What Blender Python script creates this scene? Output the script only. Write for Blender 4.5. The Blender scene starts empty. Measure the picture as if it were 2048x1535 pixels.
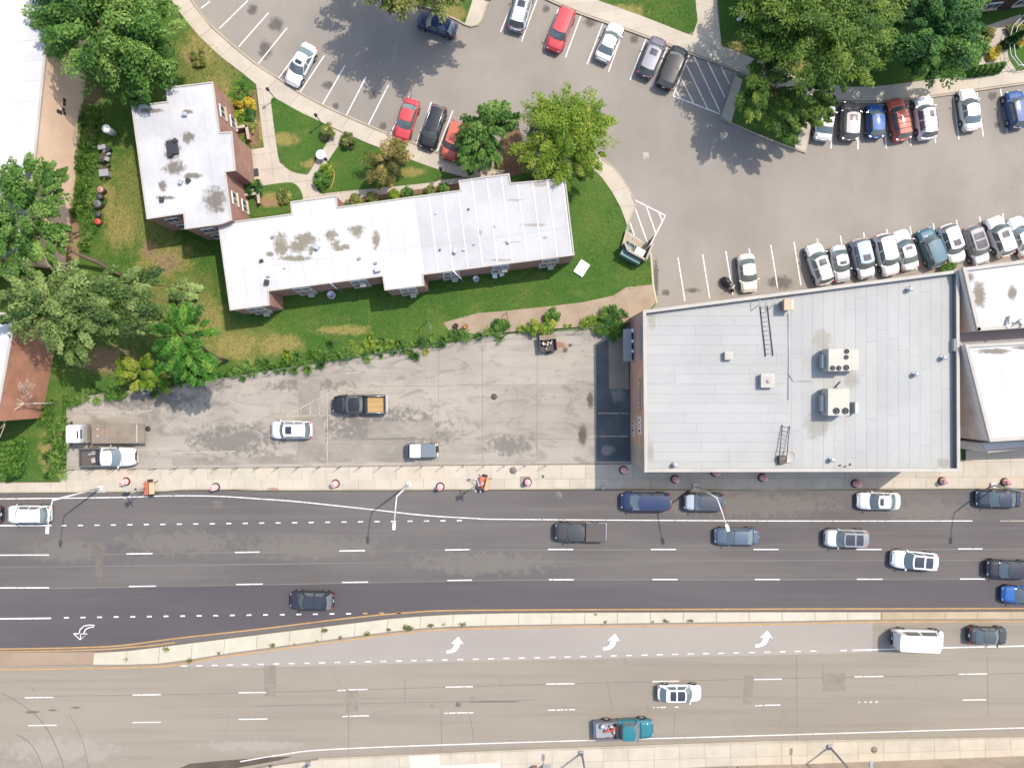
import bpy, bmesh, math, random
import numpy as np
from mathutils import Vector, Matrix

random.seed(7)
SC = bpy.context.scene
COL = SC.collection
# ---------------------------------------------------------------- camera, sky, sun, exposure
CAM_H = 77.0                     # drone height in metres
PPM = 18.5                       # photograph pixels per metre on the ground
cam_d = bpy.data.cameras.new('camera')
cam = bpy.data.objects.new('camera', cam_d); COL.objects.link(cam)
cam.location = (0, 0, CAM_H); cam.rotation_euler = (0, 0, 0)
cam_d.sensor_fit = 'HORIZONTAL'; cam_d.sensor_width = 36
cam_d.lens = 36 * CAM_H / (2048 / PPM)
cam_d.clip_end = 3000
SC.camera = cam

SUN_EL = math.radians(58.4); SUN_AZ = math.atan2(0.8, 0.6)
world = bpy.data.worlds.new('World'); SC.world = world; world.use_nodes = True
wn = world.node_tree; wn.nodes.clear()
sky = wn.nodes.new('ShaderNodeTexSky'); sky.sky_type = 'NISHITA'; sky.sun_disc = False
sky.sun_elevation = SUN_EL; sky.sun_rotation = SUN_AZ
sky.air_density = 1.0; sky.dust_density = 2.0; sky.ozone_density = 1.0
bg = wn.nodes.new('ShaderNodeBackground'); bg.inputs[1].default_value = 0.15
wo = wn.nodes.new('ShaderNodeOutputWorld')
wn.links.new(sky.outputs[0], bg.inputs[0]); wn.links.new(bg.outputs[0], wo.inputs[0])
sl = bpy.data.lights.new('sun', 'SUN'); sl.energy = 2.45; sl.angle = math.radians(0.55); sl.color = (1.0, 0.925, 0.835)
sun = bpy.data.objects.new('sun', sl); COL.objects.link(sun)
sd = Vector((math.cos(SUN_EL) * .8, math.cos(SUN_EL) * .6, math.sin(SUN_EL)))
sun.rotation_euler = (-sd).to_track_quat('-Z', 'Y').to_euler(); sun.location = (30, 25, 60)
vs = SC.view_settings
vs.view_transform = 'Standard'; vs.look = 'None'; vs.exposure = 1.09; vs.gamma = 1.0; vs.use_curve_mapping = False
KW = 2.1                         # how bright a sunlit white surface comes out with this light and exposure

# ---------------------------------------------------------------- helpers
def P(px, py, z=0.0):
    f = (CAM_H - z) / CAM_H / PPM
    return ((px - 1024) * f, (767.5 - py) * f)
def PL(pts, z=0.0): return [P(a, b, z) for a, b in pts]
def lin(c):
    c = c / 255.0
    return c / 12.92 if c <= .04045 else ((c + .055) / 1.055) ** 2.4
def alb(r, g, b, k=None):
    k = (k or KW) / KW
    return tuple(min(.86, lin(v) / (k * q)) for v, q in zip((r, g, b), (2.33, 2.33, 2.52))) + (1,)

def link(o, parent=None):
    COL.objects.link(o)
    if parent is not None: o.parent = parent
    return o
def tag(o, label=None, cat=None, group=None, kind=None):
    if label: o['label'] = label
    if cat: o['category'] = cat
    if group: o['group'] = group
    if kind: o['kind'] = kind
    return o
def empty(name, loc, rz=0.0, label=None, cat=None, group=None, kind=None):
    o = bpy.data.objects.new(name, None); o.location = loc; o.rotation_euler = (0, 0, rz); o.empty_display_size = .2
    COL.objects.link(o); return tag(o, label, cat, group, kind)
def mesh_obj(name, verts, faces, mat, parent=None, smooth=False):
    me = bpy.data.meshes.new(name); me.from_pydata(verts, [], faces); me.update()
    if smooth:
        me.polygons.foreach_set('use_smooth', [True] * len(me.polygons))
    me.materials.append(mat)
    return link(bpy.data.objects.new(name, me), parent)
def data_obj(name, me, parent=None, loc=(0, 0, 0), rot=(0, 0, 0), scale=(1, 1, 1)):
    o = bpy.data.objects.new(name, me); o.location = loc; o.rotation_euler = rot; o.scale = scale
    return link(o, parent)
def quad_cloud(name, V, mat, parent=None, tint=None, tri=False):
    """V: (n,4,3) corner array -> one mesh of n loose quads, with a per-face tint"""
    n, k = V.shape[0], V.shape[1]
    me = bpy.data.meshes.new(name)
    me.vertices.add(n * k); me.vertices.foreach_set('co', V.reshape(-1).astype(np.float32))
    me.loops.add(n * k); me.loops.foreach_set('vertex_index', np.arange(n * k, dtype=np.int32))
    me.polygons.add(n)
    me.polygons.foreach_set('loop_start', np.arange(0, n * k, k, dtype=np.int32))
    try: me.polygons.foreach_set('loop_total', np.full(n, k, dtype=np.int32))
    except Exception: pass
    if tint is not None:
        a = me.attributes.new('tint', 'FLOAT', 'FACE'); a.data.foreach_set('value', tint.astype(np.float32))
    me.update(calc_edges=True); me.materials.append(mat)
    return link(bpy.data.objects.new(name, me), parent)
def area(pts):
    return .5 * sum(pts[i][0] * pts[(i + 1) % len(pts)][1] - pts[(i + 1) % len(pts)][0] * pts[i][1] for i in range(len(pts)))
def prism(name, pts, z0, z1, mat, parent=None, kind=None, side=None):
    """solid from an outline; side = another material for its walls"""
    pts = list(pts)
    if area(pts) < 0: pts.reverse()
    n = len(pts)
    v = [(x, y, z1) for x, y in pts] + [(x, y, z0) for x, y in pts]
    f = [tuple(range(n))] + [(i, n + i, n + (i + 1) % n, (i + 1) % n) for i in range(n)]
    o = mesh_obj(name, v, f, mat, parent)
    if side:
        o.data.materials.append(side)
        for p in o.data.polygons[1:]: p.material_index = 1
    if kind: o['kind'] = kind
    return o
def sheet(name, pts, z, mat, parent=None, kind=None):
    pts = list(pts)
    if area(pts) < 0: pts.reverse()
    o = mesh_obj(name, [(x, y, z) for x, y in pts], [tuple(range(len(pts)))], mat, parent)
    if kind: o['kind'] = kind
    return o
def sides(pts, w):
    n = len(pts); L = []; R = []
    for i in range(n):
        a = Vector(pts[max(i - 1, 0)]); b = Vector(pts[min(i + 1, n - 1)])
        d = (b - a).normalized(); nn = Vector((-d.y, d.x)) * (w / 2)
        p = Vector(pts[i]); L.append(p + nn); R.append(p - nn)
    return L, R
def ribbon(name, pts, w, z, mat, parent=None):
    L, R = sides(pts, w); n = len(pts)
    v = [(p.x, p.y, z) for p in R] + [(p.x, p.y, z) for p in L]
    return mesh_obj(name, v, [(i, i + 1, n + i + 1, n + i) for i in range(n - 1)], mat, parent)
def kerb(name, pts, w, z0, z1, mat, parent=None, kind='structure'):
    L, R = sides(pts, w)
    return prism(name, [(p.x, p.y) for p in R] + [(p.x, p.y) for p in reversed(L)], z0, z1, mat, parent, kind)
def smooth_line(pts, n=6):
    out = []
    m = len(pts)
    for i in range(m - 1):
        p0, p1, p2, p3 = [Vector(pts[min(max(j, 0), m - 1)]) for j in (i - 1, i, i + 1, i + 2)]
        for k in range(n):
            t = k / n
            out.append(tuple(.5 * ((2 * p1) + (-p0 + p2) * t + (2 * p0 - 5 * p1 + 4 * p2 - p3) * t * t + (-p0 + 3 * p1 - 3 * p2 + p3) * t ** 3)))
    out.append(tuple(pts[-1])); return out
def clip_half(poly, a, b, c):
    """keep a*x+b*y<=c"""
    out = []
    n = len(poly)
    for i in range(n):
        p, q = poly[i], poly[(i + 1) % n]
        dp, dq = a * p[0] + b * p[1] - c, a * q[0] + b * q[1] - c
        if dp <= 0: out.append(p)
        if dp * dq < 0:
            t = dp / (dp - dq); out.append((p[0] + (q[0] - p[0]) * t, p[1] + (q[1] - p[1]) * t))
    return out
def slabs(parent, poly, ang, su, sv, z0, z1, mats, gap=.02, off=(0, 0), name='slab', jit=.0):
    """cut an outline into slabs with open joints, each its own piece"""
    u = (math.cos(ang), math.sin(ang)); v = (-u[1], u[0])
    us = [p[0] * u[0] + p[1] * u[1] for p in poly]; vv = [p[0] * v[0] + p[1] * v[1] for p in poly]
    i0, i1 = int(math.floor((min(us) - off[0]) / su)), int(math.ceil((max(us) - off[0]) / su))
    j0, j1 = int(math.floor((min(vv) - off[1]) / sv)), int(math.ceil((max(vv) - off[1]) / sv))
    for j in range(j0, j1):
        sh = random.uniform(-jit, jit) * su
        for i in range(i0 - 1, i1 + 1):
            a, b = off[0] + i * su + sh + gap / 2, off[0] + (i + 1) * su + sh - gap / 2
            c, d = off[1] + j * sv + gap / 2, off[1] + (j + 1) * sv - gap / 2
            q = clip_half(poly, -u[0], -u[1], -a); q = clip_half(q, u[0], u[1], b) if q else q
            q = clip_half(q, -v[0], -v[1], -c) if q else q; q = clip_half(q, v[0], v[1], d) if q else q
            if len(q) > 2 and abs(area(q)) > .04:
                prism(name, q, z0, z1 + random.uniform(-.004, .004), random.choice(mats), parent)
def band_slabs(parent, A, B, seg, z0, z1, mats, gap=.02, name='slab'):
    """slabs between two polylines"""
    def res(pts, n):
        d = [0]
        for i in range(len(pts) - 1): d.append(d[-1] + math.dist(pts[i], pts[i + 1]))
        out = []
        for k in range(n + 1):
            t = d[-1] * k / n; i = 0
            while i < len(pts) - 2 and d[i + 1] < t: i += 1
            s = (t - d[i]) / max(1e-6, d[i + 1] - d[i])
            out.append(Vector(pts[i]).lerp(Vector(pts[i + 1]), s))
        return out
    ln = sum(math.dist(A[i], A[i + 1]) for i in range(len(A) - 1))
    n = max(1, int(round(ln / seg))); a = res(A, n); b = res(B, n)
    for i in range(n):
        ga = (a[i + 1] - a[i]).normalized() * gap / 2; gb = (b[i + 1] - b[i]).normalized() * gap / 2
        prism(name, [tuple(a[i] + ga), tuple(a[i + 1] - ga), tuple(b[i + 1] - gb), tuple(b[i] + gb)], z0, z1 + random.uniform(-.004, .004), random.choice(mats), parent)

_boxes = {}
def box(name, c, s, mat, parent=None, rz=0.0, bev=0.0, rx=0.0, ry=0.0):
    """bevelled block; alike ones share their mesh"""
    key = (tuple(round(x, 3) for x in s), round(bev, 3), mat.name)
    if key not in _boxes:
        bm = bmesh.new(); bmesh.ops.create_cube(bm, size=1.0)
        bmesh.ops.scale(bm, vec=s, verts=bm.verts)
        if bev > 0: bmesh.ops.bevel(bm, geom=bm.edges[:], offset=bev, segments=2 if bev > .03 else 1, affect='EDGES', profile=.6)
        me = bpy.data.meshes.new(name); bm.to_mesh(me); bm.free(); me.materials.append(mat); _boxes[key] = me
    return data_obj(name, _boxes[key], parent, c, (rx, ry, rz))
def lathe(name, prof, mat, parent=None, loc=(0, 0, 0), n=16, smooth=True, rot=(0, 0, 0)):
    v = []; f = []
    for r, z in prof:
        for k in range(n):
            a = 2 * math.pi * k / n; v.append((r * math.cos(a), r * math.sin(a), z))
    m = len(prof)
    for i in range(m - 1):
        for k in range(n): f.append((i * n + k, i * n + (k + 1) % n, (i + 1) * n + (k + 1) % n, (i + 1) * n + k))
    f.append(tuple(reversed(range(n)))); f.append(tuple((m - 1) * n + k for k in range(n)))
    o = mesh_obj(name, v, f, mat, parent)
    if smooth:
        for p in o.data.polygons[:-2]: p.use_smooth = True
    o.location = loc; o.rotation_euler = rot
    return o
def tube_data(pts, rad, n=8):
    v = []; f = []
    m = len(pts)
    for i, p in enumerate(pts):
        a = Vector(pts[max(i - 1, 0)]); b = Vector(pts[min(i + 1, m - 1)]); d = (b - a).normalized()
        q = d.to_track_quat('Z', 'Y'); r = rad[i] if isinstance(rad, (list, tuple)) else rad
        for k in range(n):
            t = 2 * math.pi * k / n
            v.append(tuple(Vector(p) + q @ Vector((r * math.cos(t), r * math.sin(t), 0))))
    for i in range(m - 1):
        for k in range(n): f.append((i * n + k, i * n + (k + 1) % n, (i + 1) * n + (k + 1) % n, (i + 1) * n + k))
    f.append(tuple(reversed(range(n)))); f.append(tuple((m - 1) * n + k for k in range(n)))
    return v, f
def tube(name, pts, rad, mat, parent=None, n=8):
    v, f = tube_data(pts, rad, n); return mesh_obj(name, v, f, mat, parent, True)

# ---------------------------------------------------------------- materials
class NT:
    def __init__(s, name):
        s.m = bpy.data.materials.new(name); s.m.use_nodes = True; s.t = s.m.node_tree
        s.b = s.t.nodes['Principled BSDF']; s.out = s.t.nodes['Material Output']
    def n(s, typ, **kw):
        x = s.t.nodes.new(typ)
        for k, v in kw.items(): setattr(x, k, v)
        return x
    def l(s, a, b): s.t.links.new(a, b)
    def pos(s, sc=(1, 1, 1), rz=0.0):
        g = s.n('ShaderNodeNewGeometry'); mp = s.n('ShaderNodeMapping')
        mp.inputs['Scale'].default_value = sc; mp.inputs['Rotation'].default_value = (0, 0, rz)
        s.l(g.outputs['Position'], mp.inputs['Vector']); return mp.outputs[0]
    def noise(s, vec, scale, detail=6, rough=.6):
        x = s.n('ShaderNodeTexNoise'); x.inputs['Scale'].default_value = scale; x.inputs['Detail'].default_value = detail
        x.inputs['Roughness'].default_value = rough; s.l(vec, x.inputs['Vector']); return x.outputs[0]
    def rng(s, v, a, b, c=0.0, d=1.0):
        x = s.n('ShaderNodeMapRange', interpolation_type='SMOOTHSTEP')
        for i, q in enumerate((a, b, c, d)): x.inputs[i + 1].default_value = q
        s.l(v, x.inputs[0]); return x.outputs[0]
    def math(s, op, a, b):
        x = s.n('ShaderNodeMath', operation=op)
        for i, q in enumerate((a, b)):
            if isinstance(q, (int, float)): x.inputs[i].default_value = q
            else: s.l(q, x.inputs[i])
        return x.outputs[0]
    def mix(s, f, a, b, blend='MIX'):
        x = s.n('ShaderNodeMix', data_type='RGBA', blend_type=blend)
        for i, q in ((0, f), (6, a), (7, b)):
            if isinstance(q, (int, float)): x.inputs[i].default_value = q
            elif isinstance(q, tuple): x.inputs[i].default_value = q
            else: s.l(q, x.inputs[i])
        return x.outputs[2]
    def spots(s, lst, wob=.9, nscale=.5):
        """soft-edged patches at given places: (x, y, rx, ry)"""
        g = s.n('ShaderNodeNewGeometry'); acc = None
        nz = s.noise(g.outputs['Position'], nscale * 2.2, 9, .72)
        for (x, y, rx, ry) in lst:
            mp = s.n('ShaderNodeMapping', vector_type='POINT')
            mp.inputs['Location'].default_value = (-x / rx, -y / ry, 0); mp.inputs['Scale'].default_value = (1 / rx, 1 / ry, 0)
            s.l(g.outputs['Position'], mp.inputs['Vector'])
            ln = s.n('ShaderNodeVectorMath', operation='LENGTH'); s.l(mp.outputs[0], ln.inputs[0])
            v = s.rng(ln.outputs['Value'], 0, 1.3, 1, 0)
            acc = v if acc is None else s.math('MAXIMUM', acc, v)
        t = s.math('ADD', acc, s.math('MULTIPLY', s.math('SUBTRACT', nz, .5), wob * 2.6))
        return s.math('MULTIPLY', s.math('MULTIPLY', s.rng(t, .22, .85), s.rng(acc, 0, .4)), .95)
    def bump(s, h, strength=.3, dist=.03):
        x = s.n('ShaderNodeBump'); x.inputs['Strength'].default_value = strength; x.inputs['Distance'].default_value = dist
        s.l(h, x.inputs['Height']); s.l(x.outputs[0], s.b.inputs['Normal'])

def M(name, col, rough=.55, metal=0.0, coat=0.0, ior=None, emit=None):
    t = NT(name); b = t.b
    b.inputs['Base Color'].default_value = col; b.inputs['Roughness'].default_value = rough
    b.inputs['Metallic'].default_value = metal; b.inputs['Coat Weight'].default_value = coat; b.inputs['Coat Roughness'].default_value = .06
    if ior: b.inputs['IOR'].default_value = ior
    return t.m
def G(name, c1, c2, scale=.25, fine=9.0, amt=.16, sc=(1, 1, 1), rz=0.0, rough=.85, bump=.25, lo=.35, hi=.68, layers=(), cracks=None, streak=None, swirl=None):
    """weathered ground: two tones by large noise, fine speckle, placed patches, cracks"""
    t = NT(name); b = t.b
    p = t.pos(sc, rz)
    col = t.mix(t.rng(t.noise(p, scale, 7, .62), lo, hi), c1, c2)
    if swirl:
        x = t.n('ShaderNodeTexNoise'); x.inputs['Scale'].default_value = swirl[0]; x.inputs['Detail'].default_value = 9; x.inputs['Roughness'].default_value = .68; x.inputs['Distortion'].default_value = swirl[1]
        t.l(t.pos((.45, 1, 1)), x.inputs['Vector']); col = t.mix(t.math('MULTIPLY', t.rng(x.outputs[0], .48, .68), swirl[3]), col, swirl[2])
    if streak:
        ps = t.pos(streak[0], rz); col = t.mix(t.math('MULTIPLY', t.rng(t.noise(ps, streak[1], 5, .6), .45, .75), streak[3]), col, streak[2])
    for lst, c, wob, ns in layers:
        col = t.mix(t.spots(lst, wob, ns), col, c)
    if cracks:
        pw = t.pos(); nz = t.n('ShaderNodeTexNoise'); nz.inputs['Scale'].default_value = .8; nz.inputs['Detail'].default_value = 5; t.l(pw, nz.inputs['Vector'])
        ad = t.n('ShaderNodeVectorMath', operation='MULTIPLY_ADD'); t.l(nz.outputs['Color'], ad.inputs[0]); ad.inputs[1].default_value = (2.2, 2.2, 0); t.l(pw, ad.inputs[2])
        vo = t.n('ShaderNodeTexVoronoi', feature='DISTANCE_TO_EDGE', voronoi_dimensions='2D'); vo.inputs['Scale'].default_value = cracks[0]; t.l(ad.outputs[0], vo.inputs['Vector'])
        cr = t.math('MULTIPLY', t.rng(vo.outputs['Distance'], 0, cracks[1], 1, 0), t.rng(t.noise(pw, .35, 3), .42, .62))
        col = t.mix(t.math('MULTIPLY', cr, cracks[3]), col, cracks[2])
    pf = t.pos(); fn = t.noise(pf, fine, 3, .7)
    v = t.rng(fn, .25, .75, 1 - amt, 1 + amt)
    x = t.n('ShaderNodeVectorMath', operation='SCALE'); t.l(col, x.inputs[0]); t.l(v, x.inputs['Scale'])
    t.l(x.outputs[0], b.inputs['Base Color']); b.inputs['Roughness'].default_value = rough; b.inputs['Specular IOR Level'].default_value = .25
    if bump: t.bump(fn, bump, .02)
    return t.m
def leafmat(name, dark, mid, light, trans=.4):
    t = NT(name); b = t.b
    dark, mid, light = [(c[0] * 1.32, c[1] * 1.42, c[2] * 1.15, 1) for c in (dark, mid, light)]
    at = t.n('ShaderNodeAttribute', attribute_name='tint')
    cr = t.n('ShaderNodeValToRGB'); e = cr.color_ramp.elements
    e[0].position = .08; e[0].color = dark; e[1].position = .92; e[1].color = light
    m_ = e.new(.5); m_.color = mid
    t.l(at.outputs['Fac'], cr.inputs[0])
    t.l(cr.outputs[0], b.inputs['Base Color']); b.inputs['Roughness'].default_value = .55; b.inputs['Specular IOR Level'].default_value = .3
    tr = t.n('ShaderNodeBsdfTranslucent'); t.l(cr.outputs[0], tr.inputs['Color'])
    mx = t.n('ShaderNodeMixShader'); mx.inputs[0].default_value = trans
    t.l(b.outputs[0], mx.inputs[1]); t.l(tr.outputs[0], mx.inputs[2]); t.l(mx.outputs[0], t.out.inputs['Surface'])
    return t.m
def sp(px, py, rx, ry=None, z=0.0):
    x, y = P(px, py, z); f = (CAM_H - z) / CAM_H / PPM
    return (x, y, rx * f, (ry or rx) * f)
# ---------------------------------------------------------------- surface materials
m_lot = G('worn_asphalt', alb(196, 186, 178), alb(180, 171, 164), .09, 14, .07, layers=[
    ([sp(552, 50, 22), sp(530, 100, 20, 26), sp(575, 150, 20, 14), sp(655, 170, 18, 12), sp(672, 212, 10), sp(745, 190, 14), sp(766, 252, 12), sp(1092, 18, 12), sp(1180, 45, 20, 14), sp(1268, 78, 14), sp(1985, 192, 14), sp(1995, 250, 9), sp(1332, 585, 12, 9), sp(1385, 580, 22, 8), sp(1560, 565, 40, 20), sp(505, 20, 16), sp(620, 215, 10), sp(1312, 560, 8, 60)], alb(128, 120, 116), .7, .9)],
    cracks=(.08, .004, alb(150, 140, 134), .35), streak=((.5, .12, 1), .5, alb(206, 197, 190), .35))
m_road = G('dark_asphalt', alb(137, 130, 130), alb(122, 116, 118), .16, 16, .09, sc=(.25, 1, 1), layers=[
    ([sp(355, 1085, 180, 35), sp(620, 1095, 200, 32), sp(960, 1125, 200, 35), sp(130, 1100, 110, 32), sp(1500, 1010, 260, 32), sp(1850, 1020, 120, 30)], alb(147, 141, 135), 1.2, .5)],
    streak=((.035, 1.0, 1), 1.0, alb(152, 146, 141), .5), cracks=(.07, .003, alb(158, 152, 148), .5))
m_road_new = G('fresh_asphalt', alb(110, 104, 110), alb(124, 118, 121), .1, 16, .08, sc=(.2, 1, 1), streak=((.03, 1, 1), .9, alb(132, 127, 128), .4))
m_south = G('tan_asphalt', alb(192, 181, 168), alb(181, 170, 158), .12, 15, .07, sc=(.22, 1, 1), layers=[
    ([sp(120, 1500, 160, 40), sp(500, 1490, 140, 16)], alb(200, 189, 179), 1.2, .4),
    ([sp(65, 1423, 22, 4), sp(105, 1419, 14, 3), sp(150, 1414, 14, 3), sp(980, 1402, 90, 3)], alb(135, 124, 116), .5, .8)],
    streak=((.03, 1, 1), 1.1, alb(160, 148, 139), .45), cracks=(.06, .0035, alb(150, 138, 128), .55))
m_turn = G('pale_asphalt', alb(205, 195, 187), alb(196, 186, 180), .12, 15, .06, sc=(.3, 1, 1))
m_brownstrip = G('brown_median_asphalt', alb(206, 180, 158), alb(194, 168, 146), .3, 12, .12)
m_front = G('old_concrete_asphalt', alb(216, 205, 195), alb(198, 188, 178), .11, 10, .1, lo=.4, hi=.66, swirl=(.55, 1.6, alb(164, 157, 150), .8), layers=[
    ([sp(760, 860, 190, 60), sp(470, 880, 120, 45), sp(300, 800, 150, 25), sp(420, 770, 60, 18), sp(1020, 890, 60, 30), sp(620, 770, 120, 16)], alb(156, 149, 143), 1.5, .7),
    ([sp(990, 793, 6), sp(1130, 700, 8), sp(1180, 800, 10, 24), sp(1165, 870, 14, 30), sp(1140, 690, 6)], alb(120, 108, 96), .5, 1.2),
    ([sp(1112, 690, 34, 10)], alb(190, 140, 108), .4, .8)],
    cracks=(.13, .006, alb(132, 122, 114), .55), streak=((.06, .9, 1), .9, alb(160, 152, 146), .4))
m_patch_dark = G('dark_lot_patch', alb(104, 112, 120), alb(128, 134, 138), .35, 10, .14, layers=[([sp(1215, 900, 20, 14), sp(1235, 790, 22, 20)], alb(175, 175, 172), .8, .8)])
m_pad = G('lot_concrete_pad', alb(196, 186, 170), alb(178, 168, 152), .3, 10, .1)
m_patch_grey = G('grey_lot_patch', alb(192, 182, 174), alb(170, 162, 154), .3, 10, .12, swirl=(.7, 2.0, alb(208, 198, 189), .7))
m_roadpatch = G('road_patch', alb(170, 159, 148), alb(182, 170, 158), .9, 12, .12, swirl=(1.2, 1.5, alb(156, 146, 137), .7))
m_roadpatch_n = G('old_road_patch', alb(148, 140, 134), alb(138, 131, 127), .9, 12, .12, swirl=(1.2, 1.5, alb(130, 123, 120), .7))
m_roadpatch_d = G('dark_gutter', alb(124, 110, 98), alb(110, 98, 88), .6, 12, .1)  # dark brown tone of the curved driveway patch
def slabm(i, c): return G('concrete_slab_%d' % i, alb(*c), alb(*[max(0, v - 12) for v in c]), .5, 14, .07, layers=[])
m_slabs = [slabm(1, (249, 235, 219)), slabm(2, (246, 233, 219)), slabm(3, (245, 233, 216)), slabm(4, (250, 234, 216)), slabm(5, (240, 228, 213))]
m_path = [slabm(6, (243, 230, 216)), slabm(7, (240, 226, 213)), slabm(8, (245, 231, 217))]
m_med = [slabm(9, (250, 239, 220)), slabm(10, (245, 233, 213)), slabm(11, (251, 242, 225))]
m_bed = G('joint_bed', alb(188, 168, 150), alb(172, 154, 138), .6, 12, .12)
m_kerb = G('kerb_concrete', alb(232, 216, 198), alb(216, 200, 184), .5, 12, .08)
m_white = G('white_road_paint', (.70, .69, .67, 1), (.58, .57, .55, 1), 1.2, 18, .12, bump=0)
m_worn = G('worn_white_paint', alb(236, 227, 217), alb(215, 205, 195), 1.5, 18, .12, bump=0)
def worn_paint(m_):
    t = m_.node_tree; o = t.nodes['Material Output']; b = t.nodes['Principled BSDF']
    g = t.nodes.new('ShaderNodeNewGeometry'); n_ = t.nodes.new('ShaderNodeTexNoise'); n_.inputs['Scale'].default_value = 3.5; n_.inputs['Detail'].default_value = 9; n_.inputs['Roughness'].default_value = .75
    r = t.nodes.new('ShaderNodeMapRange'); r.inputs[1].default_value = .34; r.inputs[2].default_value = .46; tr = t.nodes.new('ShaderNodeBsdfTransparent'); mx = t.nodes.new('ShaderNodeMixShader')
    t.links.new(g.outputs['Position'], n_.inputs['Vector']); t.links.new(n_.outputs[0], r.inputs[0]); t.links.new(r.outputs[0], mx.inputs[0]); t.links.new(tr.outputs[0], mx.inputs[1]); t.links.new(b.outputs[0], mx.inputs[2]); t.links.new(mx.outputs[0], o.inputs['Surface'])
m_cream = G('cream_road_paint', (.60, .565, .51, 1), (.52, .49, .44, 1), 1.2, 18, .1, bump=0)
worn_paint(m_white); worn_paint(m_worn); worn_paint(m_cream)
m_yellow = G('yellow_road_paint', alb(244, 196, 132), alb(226, 172, 112), 1.0, 14, .12, bump=0)
m_seam = G('pale_seam', alb(160, 155, 150), alb(140, 135, 131), .3, 14, .12, sc=(.2, 1, 1), bump=0)
m_seam_s = G('tan_seam', alb(150, 139, 129), alb(165, 154, 144), .3, 14, .12, bump=0)
m_soil = G('bare_soil', alb(188, 160, 128), alb(164, 136, 106), .4, 10, .16)
m_gravel = G('gravel', alb(214, 190, 168), alb(196, 172, 150), .5, 18, .22, bump=.5)
dry = [sp(330, 520, 80, 45), sp(240, 450, 45, 70), sp(215, 400, 25, 60), sp(420, 640, 45, 60), sp(560, 690, 70, 30), sp(470, 690, 70, 40), sp(690, 660, 80, 16), sp(400, 100, 60, 45), sp(440, 190, 40, 60), sp(1480, 100, 40, 30), sp(1600, 130, 30, 20), sp(100, 900, 30, 60), sp(520, 260, 20, 40), sp(545, 400, 45, 22), sp(910, 30, 30, 25), sp(570, 280, 40, 20), sp(625, 330, 30, 16), sp(820, 345, 40, 14), sp(160, 470, 16, 60), sp(1250, 25, 60, 20)]
m_lawn = G('lawn', alb(82, 124, 48), alb(112, 140, 62), .14, 7, .34, lo=.38, hi=.75, swirl=(.5, 1.0, alb(146, 150, 82), .35), layers=[([sp(300, 400, 130, 160), sp(340, 620, 150, 130), sp(480, 690, 120, 60), sp(420, 120, 110, 100)], alb(146, 148, 80), .8, .35), (dry, alb(178, 164, 100), .85, .45),
    ([sp(335, 525, 38, 30), sp(300, 500, 25, 30), sp(100, 905, 8, 46), sp(158, 460, 12, 75), sp(120, 870, 10, 50), sp(540, 405, 34, 14), sp(700, 292, 12), sp(650, 275, 12), sp(185, 190, 30, 40), sp(180, 250, 18, 60), sp(220, 720, 90, 40), sp(380, 118, 16), sp(530, 225, 6, 60)], alb(180, 148, 116), .6, .8)], bump=.6, rough=.95)
m_grass = leafmat('grass_blades', alb(58, 100, 30), alb(92, 138, 52), alb(158, 170, 88), .2)

# ---------------------------------------------------------------- ground and big sheets
sheet('ground', [(-600, -600), (600, -600), (600, 600), (-600, 600)], -.08, m_lawn, kind='structure')
lot_rear = sheet('rear_parking_lot', PL([(300, -400), (2500, -400), (2500, 720), (1240, 720), (1240, 420), (300, 420)]), 0.0, m_lot, kind='structure')
kc = [(384, 1), (427, 56), (512, 128), (556, 156), (600, 186), (645, 210), (692, 232), (736, 251), (781, 270), (832, 288), (874, 305), (918, 322), (968, 338), (1010, 343)]
kc = [(345, -60), (310, -130)][::-1] + kc
ki = [(275, -110), (312, -50), (346, 5), (391, 65), (443, 115), (512, 167), (542, 195), (564, 208), (637, 242), (668, 257), (710, 276), (741, 289), (822, 320), (880, 341), (930, 356), (1000, 366)]
kcs = smooth_line(kc, 3); kis = smooth_line(ki, 3)
lawn = prism('lawn_around_apartments', PL([(-900, -500), (280, -500)] + kcs + [(1040, 345), (1120, 340), (1196, 322), (1206, 320), (1228, 338), (1245, 359), (1262, 388), (1270, 405), (1252, 455), (1250, 464), (1300, 494), (1306, 569), (1313, 606), (1290, 636), (1258, 648), (1020, 663), (700, 712), (440, 752), (126, 792), (128, 962), (-900, 966)]), -.06, .11, m_lawn, kind='structure')
sheet('gravel_strip', PL([(1305, 569), (1253, 574), (1227, 591), (1167, 604), (1102, 612), (1015, 621), (955, 626), (887, 645), (900, 664), (960, 668), (1255, 646), (1286, 634), (1311, 606)], .1), .118, m_gravel, kind='structure')
sheet('bare_earth_path', PL([(146, 395), (165, 395), (158, 470), (158, 520), (140, 560), (128, 555), (138, 470)], .1), .116, m_soil, kind='structure')

# front lot of the commercial building
fl = prism('front_parking_lot', PL([(134, 796), (440, 757), (700, 718), (1018, 668), (1262, 655), (1262, 926), (1000, 928), (134, 938)]), -.06, .10, m_front, kind='structure')
def patch(parent, pts, mat, z, name='asphalt_patch'): return sheet(name, PL(pts, z), z, mat, parent)
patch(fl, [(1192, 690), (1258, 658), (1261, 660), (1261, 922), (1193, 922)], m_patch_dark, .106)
patch(fl, [(1217, 676), (1255, 660), (1258, 778), (1218, 778)], m_pad, .111, 'concrete_pad')
patch(fl, [(594, 752), (640, 747), (640, 790), (655, 925), (590, 926), (600, 850)], m_patch_grey, .105)
patch(fl, [(735, 843), (868, 842), (872, 872), (735, 876)], m_patch_grey, .105)
patch(fl, [(655, 878), (812, 880), (812, 924), (656, 924)], m_patch_grey, .105)
patch(fl, [(345, 915), (590, 912), (590, 927), (345, 930)], m_patch_grey, .105)
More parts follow.
